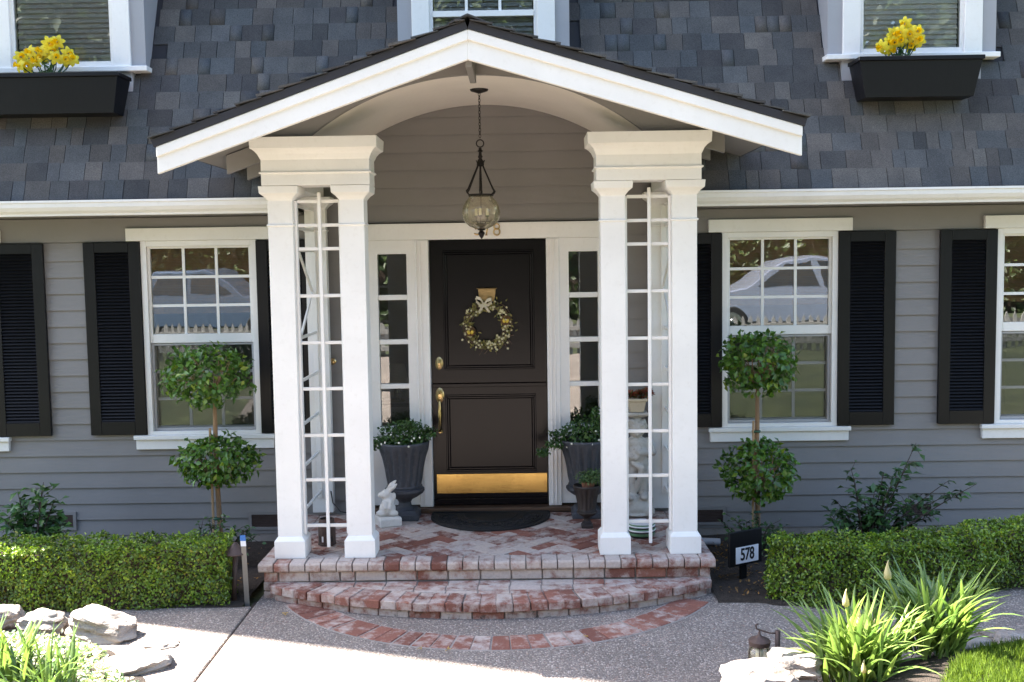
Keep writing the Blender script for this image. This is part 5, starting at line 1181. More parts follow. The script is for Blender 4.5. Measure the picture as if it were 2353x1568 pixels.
# ------------------------------------------------------------------ hedges
def hedge(line, depth, ztop, n_, label, name_seed):
    """clipped box hedge along a front line of (x, y); thousands of little leaves over a twiggy core"""
    L_ = [Vector((x, y, 0)) for x, y in line]; seg = [(a, b, (b-a).length) for a, b in zip(L_[:-1], L_[1:])]; tot = sum(s[2] for s in seg)
    t = thing('box_hedge', (L_[len(L_)//2].x, L_[len(L_)//2].y+depth/2, GZ), label, 'hedge', 'clipped box hedges below the windows')
    def at(u):
        d = u*tot
        for a, b, l in seg:
            if d <= l or b is L_[-1]:
                tg = (b-a).normalized(); return a+tg*d, Vector((tg.y, -tg.x, 0))
            d -= l
    P_, N_ = [], []; H_ = ztop-GZ
    for i in range(n_):
        r_ = random.random(); u = random.random(); p_, out = at(u)
        if r_ < 0.50: q = p_+Vector((0, 0, GZ+0.01+H_*random.random()**0.9)); nn = out+Vector((0, 0, 0.25)); 
        elif r_ < 0.84: q = p_-out*depth*random.random()+Vector((0, 0, ztop)); nn = Vector((0, 0, 1))
        elif r_ < 0.92: q = p_-out*depth+Vector((0, 0, GZ+H_*random.random())); nn = -out
        else:
            e = random.choice((0.0, 1.0)); p_, out = at(e); tg = Vector((-out.y, out.x, 0))*(1 if e == 0 else -1); q = p_-out*depth*random.random()+Vector((0, 0, GZ+H_*random.random())); nn = -tg*-1 if e else -tg*-1
            nn = (L_[0]-L_[1]).normalized() if e == 0 else (L_[-1]-L_[-2]).normalized()
        # rounded arris and lumpy growth
        hz = max(0.0, (q.z-(ztop-0.05))/0.05); bp = 0.040*mnoise.noise(q*5.5)+0.030*mnoise.noise(q*15)
        nn = nn.normalized(); q = q+nn*(bp-0.028*random.random()**1.5)
        if r_ < 0.5 and hz > 0: q = q-out*0.022*hz*hz
        P_.append(q); N_.append(nn)
    P_ = np.array([tuple(p_) for p_ in P_]); N_ = np.array([tuple(p_) for p_ in N_])
    u = rng.random((n_, 1)); tn = np.array([[0.45, 0.55, 0.45]])+u*np.array([[1.0, 0.85, 0.6]]); cl_ = np.array([0.85+0.55*mnoise.noise(Vector(p_)*7.0) for p_ in P_.tolist()])[:, None]; tn = tn*cl_
    old = rng.random((n_, 1)) < 0.05; tn = np.where(old, np.array([[1.7, 1.05, 0.7]]), tn); yg = rng.random((n_, 1)) < 0.14; tn = np.where(yg, np.array([[1.9, 1.6, 1.0]]), tn)
    leafobj('foliage', t, P_, N_, 0.022*(0.6+0.8*rng.random(n_)), 0.0145*(0.6+0.8*rng.random(n_)), M['box_leaf'], tint=tn, jitter=1.1, fold=0.15)
    mb = MB(); rs = []; ins = 0.045
    for u_ in np.linspace(0.012, 0.988, 14):
        p_, out = at(u_); a, b = p_-out*ins, p_-out*(depth-ins); rs.append([(a.x, a.y, GZ-0.01), (a.x, a.y, ztop-ins), (b.x, b.y, ztop-ins), (b.x, b.y, GZ-0.01)])
    mb.rings(rs); mb.build('twig_core', M['darkbark'], t)
hedge([(-4.6, -1.66), (-2.6, -1.66), (-1.735, -1.57)], 0.38, 0.475, 26000, 'low clipped box hedge beside the mushroom path light', 1)
hedge([(1.755, -1.60), (2.02, -1.74), (2.45, -1.77), (2.85, -1.68), (3.4, -1.44), (4.3, -1.18)], 0.33, 0.462, 26000, 'low clipped box hedge curving beside the house-number sign', 2)

# ------------------------------------------------------------------ double-ball topiaries
def topiary(x, y, balls, label):
    t = thing('topiary_tree', (x, y, GZ), label, 'topiary', 'double-ball topiaries in front of the windows')
    mb = MB(); ztop = balls[0][1]; mb.tube([(x+0.012, y, GZ-0.02), (x+0.006, y, 0.4), (x-0.004, y, 0.8), (x, y, 1.1), (x, y, ztop-0.10)], [0.021, 0.019, 0.018, 0.017, 0.012], 8)
    trunk = mb.build('trunk', M['bark'], t, smooth=True)
    for cx, cz, rx, rz in balls:
        mb = MB()
        for k in range(16):
            a = random.uniform(0, 6.28); e = random.uniform(-0.1, 1.0); zb = cz-rz*random.uniform(0.3, 0.9)
            e_ = (cx+rx*0.8*math.cos(a)*math.cos(e), y+rx*0.75*math.sin(a)*math.cos(e), cz+rz*0.8*math.sin(e)); m_ = ((x+e_[0])/2+random.uniform(-0.03, 0.03), (y+e_[1])/2, (zb+e_[2])/2-0.02)
            mb.tube([(x, y, zb), m_, e_], [0.009, 0.006, 0.003], 5)
        mb.build('branches', M['bark'], t, smooth=True)
        n_ = 1120; d = unit(rng.normal(size=(n_, 3))); rr = 0.55+0.48*rng.random((n_, 1))**0.55
        bm_ = np.array([1+0.20*mnoise.noise(Vector((float(q[0])*1.8+cx*3, float(q[1])*1.8, float(q[2])*1.8+cz*2)))+0.18*mnoise.noise(Vector((float(q[0])*5+cx, float(q[1])*5, float(q[2])*5))) for q in d])[:, None]
        P_ = np.array((cx, y, cz))+d*rr*bm_*np.array((rx, rx*0.92, rz))
        keep = ~((np.abs(P_[:, 0]-x) < 0.05) & (P_[:, 2] < cz-rz*0.85)); P_, d = P_[keep], d[keep]; n_ = len(P_)
        u = rng.random((n_, 1)); tn = np.array([[0.55, 0.6, 0.6]])+u*np.array([[0.9, 0.85, 0.5]]); yl = rng.random((n_, 1)) < 0.08; tn = np.where(yl, np.array([[2.6, 1.7, 0.9]]), tn)
        leafobj('crown', t, P_, d+np.array([0, 0, 0.45]), 0.056*(0.7+0.5*rng.random(n_)), 0.034*(0.7+0.5*rng.random(n_)), M['ficus_leaf'], tint=tn, jitter=1.0, fold=0.22, axis=d+np.array([0, 0, 0.3])*rng.normal(size=(n_, 1))+0.8*rng.normal(size=(n_, 3)), droop=0.1)
    mb = MB(); mb.box(x-0.042, x-0.026, y-0.030, y-0.016, GZ, 1.08); mb.build('stake', M['stake'], t, bev=0.002)
    for z in (0.40, 1.00):
        mb = MB(); mb.lathe([(0.030, -0.008), (0.034, 0), (0.030, 0.008)], (x-0.010, y-0.008, z), 14); mb.build('tie', M['tie'], t, smooth=True)
topiary(-2.068, -0.55, [(-2.112, 1.465, 0.315, 0.222), (-2.060, 0.832, 0.280, 0.185)], 'double-ball topiary with a wide flat crown beside the mushroom path light')
topiary(1.930, -0.55, [(1.937, 1.500, 0.262, 0.225), (1.946, 0.700, 0.262, 0.222)], 'double-ball topiary with round crowns behind the house-number sign')

# ------------------------------------------------------------------ shrubs along the wall
def shrub(name, base, stems, label, leafL, mat, cat='shrub', per=9, tints=((0.6, 0.6, 0.6), (1.7, 1.6, 1.2))):
    t = thing(name, base, label, cat); mb = MB(); P_, A_, N_ = [], [], []
    for tip in stems:
        b = Vector(base); e = Vector(tip); m_ = b.lerp(e, 0.5)+Vector((random.uniform(-0.04, 0.04), random.uniform(-0.04, 0.04), 0.06)); pts = []
        for s in np.linspace(0, 1, 9): pts.append(b*(1-s)**2+m_*2*s*(1-s)+e*s*s)
        mb.tube(pts, list(np.linspace(0.008, 0.0022, 9)), 5)
        for k in range(per):
            s = 0.25+0.75*(k+random.random())/per; q = b*(1-s)**2+m_*2*s*(1-s)+e*s*s; tg = (e-b).normalized()
            for _ in range(2):
                d = (tg*0.5+Vector((random.gauss(0, 1), random.gauss(0, 1), random.gauss(0, 0.6)))).normalized(); P_.append(tuple(q)); A_.append(tuple(d)); N_.append((random.gauss(0, 0.5), -0.4+random.gauss(0, 0.4), 1))
                if random.random() < 0.45:
                    q2 = q+d*random.uniform(0.03, 0.09); P_.append(tuple(q2)); A_.append(tuple((d+Vector((random.gauss(0, 0.6), random.gauss(0, 0.6), random.gauss(0, 0.4)))).normalized())); N_.append((0, -0.3, 1)); mb.tube([q, q2], 0.0018, 4)
    mb.build('stems', M['darkbark'], t, smooth=True); n_ = len(P_)
    leafobj('leaves', t, np.array(P_), np.array(N_), leafL*(0.7+0.5*rng.random(n_)), leafL*0.5*(0.8+0.4*rng.random(n_)), M[mat], axis=np.array(A_), jitter=0.5, tints=tints, droop=0.15)
def px_list(pts, Y, jy=0.12): return [tuple(PY(x, y, Y+random.uniform(-jy, jy))) for x, y in pts]
shrub('camellia_bush', tuple(PY(1985, 1260, -0.62))[:2]+(GZ,), px_list([(2105, 1018), (2090, 1060), (2060, 1095), (2030, 1085), (1955, 1075), (1965, 1110), (1920, 1150), (1905, 1185), (1985, 1140), (2010, 1120), (2060, 1150), (2120, 1135), (2180, 1105), (2245, 1112), (2190, 1130), (2040, 1180), (1990, 1190), (1930, 1190), (2090, 1195), (2140, 1185), (2050, 1130), (2010, 1165)], -0.55), 'sparse leggy camellia in front of the siding beside the round-crowned topiary', 0.075, 'camellia_leaf', per=10)
shrub('camellia_bush', tuple(PY(75, 1275, -0.70))[:2]+(GZ,), px_list([(100, 1108), (95, 1135), (125, 1150), (40, 1130), (25, 1165), (60, 1160), (135, 1180), (150, 1195), (20, 1200), (80, 1175), (110, 1200), (5, 1190), (50, 1205), (140, 1215), (90, 1150)], -0.65), 'low leafy camellia behind the hedge at the far shutter', 0.085, 'camellia_leaf', per=9, tints=((0.7, 0.8, 0.7), (2.0, 1.9, 1.2)))
shrub('leafy_plant', tuple(PY(500, 1260, -0.75))[:2]+(GZ,), px_list([(460, 1215), (480, 1195), (510, 1190), (540, 1215), (570, 1225), (500, 1215), (585, 1235), (470, 1235), (550, 1240), (575, 1212)], -0.75, 0.08), 'small leafy plant at the foot of the flat-crowned topiary', 0.045, 'camellia_leaf', 'plant', per=9)
shrub('leafy_plant', tuple(PY(1740, 1240, -0.75))[:2]+(GZ,), px_list([(1665, 1205), (1690, 1195), (1715, 1200), (1745, 1190), (1770, 1205), (1790, 1212), (1675, 1225), (1720, 1215), (1765, 1222), (1800, 1225)], -0.75, 0.08), 'small leafy plant at the foot of the round-crowned topiary', 0.045, 'camellia_leaf', 'plant', per=9)

# ------------------------------------------------------------------ path lights, sign and stakes
q = PZ(537, 1376, GZ+0.015); ax, ay = float(q[0]), float(q[1])
pl = thing('mushroom_light', (ax, ay, GZ), 'brown mushroom-shaped path light at the end of the hedge', 'path light')
hz = float(PY(548, 1268, ay)[2])
mb = MB(); mb.tube([(ax, ay, GZ-0.03), (ax+0.022, ay, hz)], 0.017, 10); mb.build('post', M['rust'], pl, smooth=True)
mb = MB(); mb.lathe([(0.074, 0.0), (0.075, 0.006), (0.052, 0.026), (0.020, 0.060), (0.012, 0.072), (0.004, 0.074)], (ax+0.022, ay, hz-0.012), 20); mb.build('hood', M['rust'], pl, auto=True)
q = PZ(568, 1380, GZ+0.015); ax, ay = float(q[0]), float(q[1])-0.0
st = thing('garden_stake', (ax, ay, GZ), 'pale metal stake with a blue and white top beside the mushroom path light', 'stake')
ztp = float(PY(559, 1245, ay)[2]); xtp = float(PY(559, 1245, ay)[0])
mb = MB(); mb.rings([[(cx-0.016, ay-0.002, z), (cx+0.016, ay-0.002, z), (cx+0.016, ay+0.002, z), (cx-0.016, ay+0.002, z)] for cx, z in ((ax, GZ-0.04), (xtp, ztp))]); mb.build('blade', M['galv'], st)
mb = MB(); mb.rings([[(cx-0.017, ay-0.0035, z), (cx+0.017, ay-0.0035, z), (cx+0.017, ay+0.0035, z), (cx-0.017, ay+0.0035, z)] for cx, z in ((xtp+0.001, ztp-0.03), (xtp-0.001, ztp+0.005))]); mb.build('white_cap', M['plastic'], st)
mb = MB(); mb.rings([[(cx-0.0175, ay-0.004, z), (cx+0.0175, ay-0.004, z), (cx+0.0175, ay+0.004, z), (cx-0.0175, ay+0.004, z)] for cx, z in ((xtp-0.001, ztp+0.0055), (xtp-0.003, ztp+0.042))]); mb.build('blue_cap', M['blue'], st)
# address sign: dark board on a stake with a white number plate
sY = -1.18
c0, c1, c2, c3 = [PY(x, y, sY) for x, y in ((1672, 1218), (1757, 1205), (1672, 1296), (1757, 1280))]
sg = thing('address_sign', (float((c0[0]+c1[0])/2), sY, GZ), 'black address board on a stake with white plate reading 578', 'sign')
ang = R(30); wS = float(c1[0]-c0[0])/math.cos(ang); zS0, zS1 = float(c2[2])-0.008, float(c0[2])-0.005
SM = T(float((c0[0]+c1[0])/2), sY, 0) @ RZ(ang)
mb = MB(); mb.box(-wS/2, wS/2, 0.0, 0.02, zS0, zS1, SM); mb.build('board', M['black'], sg, bev=0.003)
mb = MB(); mb.box(-0.028, 0.028, 0.021, 0.04, GZ-0.05, zS1-0.04, SM); mb.build('stake', M['black'], sg, bev=0.003)
pw, ph = 0.200, 0.112; pzc = zS0+0.018+ph/2
mb = MB(); mb.box(-pw/2+0.008, pw/2+0.008, -0.004, -0.0005, pzc-ph/2, pzc+ph/2, SM); plate = mb.build('number_plate', M['plastic'], sg)
cu = bpy.data.curves.new('number_text', 'FONT'); cu.body = '578'; cu.size = 0.108; cu.align_x = 'CENTER'; cu.align_y = 'CENTER'; cu.extrude = 0.0008; cu.offset = 0.0022; cu.space_character = 0.95
to = bpy.data.objects.new('tmp_text', cu); COL.objects.link(to); dg = bpy.context.evaluated_depsgraph_get(); me = bpy.data.meshes.new_from_object(to.evaluated_get(dg)); bpy.data.objects.remove(to); me.materials.clear(); me.materials.append(M['ink'])
inst('number_text', me, plate, SM @ T(0.008, -0.0052, pzc) @ RX(math.pi/2) @ SC(0.80, 1.08, 1))
# hanging lantern path light
q = PZ(1748, 1530, GZ+0.06); hx_, hy_ = float(q[0]), float(q[1])
hl = thing('lantern_light', (hx_+0.1, hy_, GZ), 'small rusty lantern hanging from a hooked post above the path', 'path light')
pxp = float(PY(1787, 1500, hy_)[0]); zt1 = float(PY(1787, 1450, hy_)[2]); zh = float(PY(1745, 1432, hy_)[2]); lxp = float(PY(1745, 1470, hy_)[0]); ltop = float(PY(1745, 1466, hy_)[2])
mb = MB(); mb.tube([(pxp, hy_, GZ-0.1), (pxp, hy_, zt1)], 0.014, 8); mb.tube([(pxp, hy_, zt1-0.012), (pxp-0.04, hy_, zt1-0.012), (lxp+0.02, hy_, zt1+0.0), (lxp-0.015, hy_, zt1+0.012), (lxp-0.02, hy_, zt1+0.032), (lxp-0.005, hy_, zt1+0.04)], 0.0045, 6); mb.build('hook_post', M['rust'], hl, smooth=True)
mb = MB(); mb.lathe([(0.055, -0.028), (0.058, -0.004), (0.05, 0.004), (0.022, 0.014), (0.008, 0.028), (0.004, 0.05)], (lxp, hy_, ltop-0.01), 20); mb.build('cap', M['rust'], hl, auto=True)
mb = MB(); mb.lathe([(0.046, -0.03), (0.058, -0.06), (0.060, -0.09), (0.048, -0.125), (0.034, -0.14)], (lxp, hy_, ltop-0.01), 24); mb.build('jar', M['globe'], hl, smooth=True)
mb = MB(); mb.lathe([(0.020, -0.13), (0.020, -0.05), (0.001, -0.05)], (lxp, hy_, ltop-0.01), 12); mb.build('bulb', M['lamp'], hl, smooth=True)
mb = MB()
for k in range(6):
    a = k*math.pi/3+0.3; mb.tube([(lxp+r_*math.cos(a), hy_+r_*math.sin(a), ltop-0.01+z) for r_, z in ((0.050, -0.028), (0.061, -0.06), (0.063, -0.09), (0.050, -0.128), (0.036, -0.142))], 0.0022, 5)
mb.lathe([(0.037, -0.142), (0.038, -0.15), (0.001, -0.152)], (lxp, hy_, ltop-0.01), 14); mb.build('cage', M['rust'], hl, smooth=True)
mb = MB(); a = PY(1612, 1225, -0.35); b = PY(1648, 1222, -0.35); mb.tube([(float(a[0])-0.02, -0.35, 0.125), (float(b[0])+0.02, -0.36, 0.118)], 0.028, 12); o = mb.build('drain_pipe', M['pipe'], None, auto=True); tag(o, 'short grey drain pipe lying beside the brick landing', 'pipe')

# ------------------------------------------------------------------ rocks
def rock(c, r, label, seed, tilt=0.0, rot=0.0, group=None):
    bm = bmesh.new(); bmesh.ops.create_icosphere(bm, subdivisions=4, radius=1.0); off = Vector((seed*7.3, seed*3.1, seed*1.7))
    for v in bm.verts:
        p_ = v.co.copy(); k = max(abs(p_.x), abs(p_.y), abs(p_.z))
        p_ = p_.lerp(p_/k, 0.42)*0.86
        d = 0.20*mnoise.noise(p_*1.3+off)+0.10*mnoise.noise(p_*3.1+off)+0.04*mnoise.noise(p_*8+off)
        st_ = 0.05*math.sin((p_.z*2.2+0.5*mnoise.noise(p_*1.1+off))*7)
        v.co = p_*(1+d)+Vector((p_.x, p_.y, 0)).normalized()*st_ if p_.length > 0 else p_
    me = bpy.data.meshes.new('rock'); bm.to_mesh(me); bm.free(); me.materials.append(M['rock']); me.shade_smooth(); me.set_sharp_from_angle(angle=R(28))
    o = link(bpy.data.objects.new('garden_rock', me), None, T(*c) @ RZ(rot) @ RYm(tilt) @ SC(*r)); tag(o, label, 'rock', group); return o
def rk(px, py, z, r, label, seed, tilt=0, rot=0, group='rocks edging the beds'):
    q = PZ(px, py, z); rock((float(q[0]), float(q[1]), z), r, label, seed, tilt, rot, group)
rk(100, 1438, 0.13, (0.165, 0.12, 0.10), 'pale blocky rock, second of the row below the lit hedge', 1, 0.05, 0.1)
rk(236, 1440, 0.13, (0.225, 0.15, 0.115), 'largest pale slab-sided rock at the corner of the path', 2, 0.22, -0.15)
rk(10, 1425, 0.13, (0.12, 0.13, 0.10), 'small pale rock among the strappy leaves', 3, 0.0, 0.4)
rk(300, 1535, 0.07, (0.26, 0.17, 0.075), 'low flat rock lying among the variegated ground cover', 4, -0.08, 0.5)
rk(372, 1490, 0.05, (0.13, 0.10, 0.055), 'small flat stone at the edge of the sunny path', 9, 0.05, 0.2)
rk(1738, 1588, 0.13, (0.20, 0.16, 0.150), 'large sunlit rounded rock beside the lantern path light', 5, 0.0, 0.3)
rk(1822, 1536, 0.20, (0.15, 0.12, 0.11), 'smaller sunlit rock just behind the large rounded one', 6, 0.1, -0.2)
rk(2215, 1492, 0.11, (0.165, 0.12, 0.09), 'grey rounded rock at the right end of the strappy plants', 7, 0.0, 0.2)
rk(2275, 1480, 0.10, (0.10, 0.09, 0.09), 'small angular grey rock between two larger ones', 8, 0.3, 0.9)
rk(2335, 1487, 0.11, (0.16, 0.12, 0.09), 'broad grey rock at the edge of the lawn', 10, 0.0, -0.1)
rk(2190, 1520, 0.12, (0.10, 0.08, 0.06), 'dark low stone under the strappy leaves', 11, 0.0, -0.1)

# ------------------------------------------------------------------ strappy plants
def agapanthus(base, n_, L0, L1, label, scapes, seed, lean=(0, 0), tint0=(0.7, 0.8, 0.7), tint1=(2.0, 1.75, 1.5), wd=0.030, spread=1.15):  # pale end of the tint puts sun highlights into the leaf colour
    rnd = random.Random(seed); t = thing('strappy_plant', base, label, 'plant'); V_, F_, tn = [], [], []
    for k in range(n_):
        a = rnd.uniform(0, 6.283); l = rnd.uniform(L0, L1); e0 = rnd.uniform(0.85, 1.54); bx0 = base[0]+rnd.gauss(0, 0.06)*spread; by0 = base[1]+rnd.gauss(0, 0.05)*spread; x, y, z = bx0, by0, base[2]
        side = Vector((-math.sin(a), math.cos(a), 0)); pts = []; e = e0; m_ = 10; curl = rnd.uniform(0.02, 0.17)
        for i in range(m_):
            pts.append((x, y, z)); ds = l/(m_-1); x += ds*math.cos(e)*math.cos(a)+lean[0]*ds*0.3; y += ds*math.cos(e)*math.sin(a)+lean[1]*ds*0.3; z += ds*math.sin(e); e -= curl*(0.5+i/m_)
            z = max(z, base[2]-0.02)
        u = rnd.random(); ribbon(V_, F_, tn, pts, wd*rnd.uniform(0.75, 1.15), side, tuple(p_+(q_-p_)*u for p_, q_ in zip(tint0, tint1)), 0.22)
    link(bpy.data.objects.new('leaves', rawmesh('leaves', V_, F_, M['strap'], np.array(tn), True)), t)
    for (tip, r_) in scapes:
        tip = Vector(tip); b = Vector((base[0]+(tip.x-base[0])*0.35, base[1]+(tip.y-base[1])*0.4, base[2]))
        m_ = b.lerp(tip, 0.5)+Vector((0.015, 0, 0)); path_ = [b*(1-s)**2+m_*2*s*(1-s)+tip*s*s for s in np.linspace(0, 1, 8)]
        mb = MB(); mb.tube(path_, 0.0065, 7); me = mb.mesh('flower_stalk', M['strap'], smooth=True); c = me.color_attributes.new('tint', 'FLOAT_COLOR', 'POINT'); c.data.foreach_set('color', [1.8, 1.5, 0.9, 1]*len(me.vertices)); fs = link(bpy.data.objects.new('flower_stalk', me), t)
        mb = MB(); mb.tube([tip+Vector(p_)*r_ for p_ in ((0, 0, -0.2), (0, 0, 0.1), (-0.06, 0, 0.9), (-0.1, 0, 1.6), (-0.06, 0, 2.4), (0.06, 0, 2.9))], [0.007, 0.018*r_/0.03, 0.017*r_/0.03, 0.010*r_/0.03, 0.004, 0.0012], 8); me = mb.mesh('bud', M['bud'], smooth=True); c = me.color_attributes.new('tint', 'FLOAT_COLOR', 'POINT'); c.data.foreach_set('color', [1, 1, 1, 1]*len(me.vertices)); link(bpy.data.objects.new('bud', me), fs)
YA, YB = -3.02, -2.86
bA = PY(1975, 1568, YA); bB = PY(2140, 1495, YB)
agapanthus((float(bA[0]), YA, float(bA[2])), 210, 0.30, 0.53, 'sunlit strappy clump with two tall buds beside the large rounded rock', [(tuple(PY(1944, 1392, YA)), 0.03), (tuple(PY(1975, 1440, YA-0.05)), 0.034), (tuple(PY(2010, 1450, YA+0.05)), 0.022), (tuple(PY(1985, 1545, YA-0.2)), 0.022)], 3)
agapanthus((float(bB[0]), YB, float(bB[2])), 190, 0.30, 0.53, 'sunlit strappy clump with one tall bud in front of the curved hedge', [(tuple(PY(2040, 1330, YB)), 0.034), (tuple(PY(2130, 1415, YB)), 0.018)], 5, lean=(0.15, 0))
bC = PY(12, 1585, -3.05)
agapanthus((float(bC[0]), -3.05, float(bC[2])), 95, 0.26, 0.45, 'dark green strappy clump by the pale rocks left of the path', [], 8, tint0=(0.55, 0.65, 0.7), tint1=(1.15, 1.1, 0.9), wd=0.024)
bC = PY(120, 1600, -3.2)
agapanthus((float(bC[0]), -3.2, float(bC[2])), 55, 0.22, 0.40, 'smaller strappy clump among the variegated ground cover', [], 9, tint0=(0.6, 0.7, 0.7), tint1=(1.3, 1.2, 0.9), wd=0.018)

# ------------------------------------------------------------------ ground cover, lawn, fallen leaves
def scatter(n_, poly):
    xs_ = [p_[0] for p_ in poly]; ys_ = [p_[1] for p_ in poly]; out = []
    def ins(x, y):
        c = False; j = len(poly)-1
        for i in range(len(poly)):
            if (poly[i][1] > y) != (poly[j][1] > y) and x < (poly[j][0]-poly[i][0])*(y-poly[i][1])/(poly[j][1]-poly[i][1])+poly[i][0]: c = not c
            j = i
        return c
    while len(out) < n_:
        x = random.uniform(min(xs_), max(xs_)); y = random.uniform(min(ys_), max(ys_))
        if ins(x, y): out.append((x, y))
    return out
gp_ = [tuple(PZ(x, y, 0.12)[:2]) for x, y in ((40, 1475), (130, 1462), (230, 1478), (250, 1500), (205, 1520), (330, 1560), (380, 1600), (-150, 1640), (-150, 1500))]
pts = scatter(4200, gp_); n_ = len(pts)
P_ = np.array([(x, y, bedL(x, y)+0.008+0.07*random.random()**1.5*(0.5+mnoise.noise(Vector((x*5, y*5, 0))))) for x, y in pts])
u = rng.random((n_, 1)); tn = np.where(u < 0.5, np.array([[1.5, 1.35, 1.5]]), np.array([[0.35, 0.5, 0.4]]))*(0.75+0.5*rng.random((n_, 1)))
o = leafobj('ground_cover', None, P_, np.tile([0, 0, 1.0], (n_, 1)), 0.030*(0.7+0.6*rng.random(n_)), 0.019*(0.7+0.5*rng.random(n_)), M['vinca'], tint=tn, jitter=1.0); tag(o, 'variegated cream and green ground cover below the pale rocks', 'ground cover', kind='stuff')
lp = [tuple(PZ(x, y, 0.2)[:2]) for x, y in ((2185, 1568), (2215, 1540), (2275, 1518), (2360, 1505), (2500, 1500), (2600, 1640), (2160, 1640))]
def lawnz(x, y): return max(bedR(x, y), GZ)+0.012
xs_ = np.linspace(min(p_[0] for p_ in lp), max(p_[0] for p_ in lp), 24); ys_ = np.linspace(min(p_[1] for p_ in lp), max(p_[1] for p_ in lp), 24)
pts = scatter(9000, lp); n_ = len(pts); P_ = np.array([(x, y, bedR(x, y)-0.004) for x, y in pts])
ax_ = np.stack([rng.normal(size=n_)*0.45, rng.normal(size=n_)*0.45, np.ones(n_)], 1); nn = np.stack([rng.normal(size=n_), rng.normal(size=n_), np.zeros(n_)], 1)
o = leafobj('lawn_grass', None, P_, nn, 0.055*(0.6+0.7*rng.random(n_)), 0.0045, M['grassm'], axis=ax_, jitter=0.2, tints=((0.6, 0.7, 0.6), (1.6, 1.45, 1.0))); tag(o, 'short bright green lawn grass at the edge of the bed', 'grass', kind='stuff')
for (px, py, s, lb) in ((652, 1410, 1.1, 'dry yellow leaf at the left end of the brick band'), (969, 1490, 1.0, 'larger of two dry leaves on the outer edge of the brick band'), (1027, 1491, 0.9, 'smaller of two dry leaves on the outer edge of the brick band'), (2090, 1392, 0.8, 'dry leaf on the path at the foot of the curved hedge'), (1345, 1462, 0.7, 'small dry leaf lying on top of the brick band')):
    q = PZ(px, py, GZ+0.016); V_, F_ = [], []; a0 = random.random()*6
    for k in range(5):
        a = a0+k*0.75; l = 0.032*s*(1 if k % 2 == 0 else 0.8); b = len(V_)
        V_ += [(q[0], q[1], GZ+0.010), (q[0]+math.cos(a-0.25)*l*0.6, q[1]+math.sin(a-0.25)*l*0.6, GZ+0.015+0.006*random.random()), (q[0]+math.cos(a)*l, q[1]+math.sin(a)*l, GZ+0.010+0.016*random.random()), (q[0]+math.cos(a+0.25)*l*0.6, q[1]+math.sin(a+0.25)*l*0.6, GZ+0.014+0.006*random.random())]; F_.append((b, b+1, b+2, b+3))
    o = link(bpy.data.objects.new('fallen_leaf', rawmesh('fallen_leaf', V_, F_, M['dryleaf'], np.ones((len(V_), 3)), False))); tag(o, lb, 'leaf', 'dry leaves on the path')
n_ = 620; P_ = np.array([(x, y, bedz(x, y)+0.012) for x, y in [(random.uniform(-4.5, -1.65), random.uniform(-1.25, -0.05)) for _ in range(200)]]+[(x, y, bedz_r2(x, y)+0.012) for x, y in [(random.uniform(1.5, 4.2) if i % 2 else random.uniform(1.48, 1.85), random.uniform(-1.55, -0.05)) for i in range(420)]])
o = leafobj('leaf_litter', None, P_, np.tile([0, 0, 1.0], (n_, 1)), 0.030*(0.5+rng.random(n_)), 0.014, M['dryleaf'], tints=((0.2, 0.18, 0.15), (0.9, 0.7, 0.5)), jitter=0.8); tag(o, 'scattered brown leaf litter on the planting bed', 'leaf litter', kind='stuff')

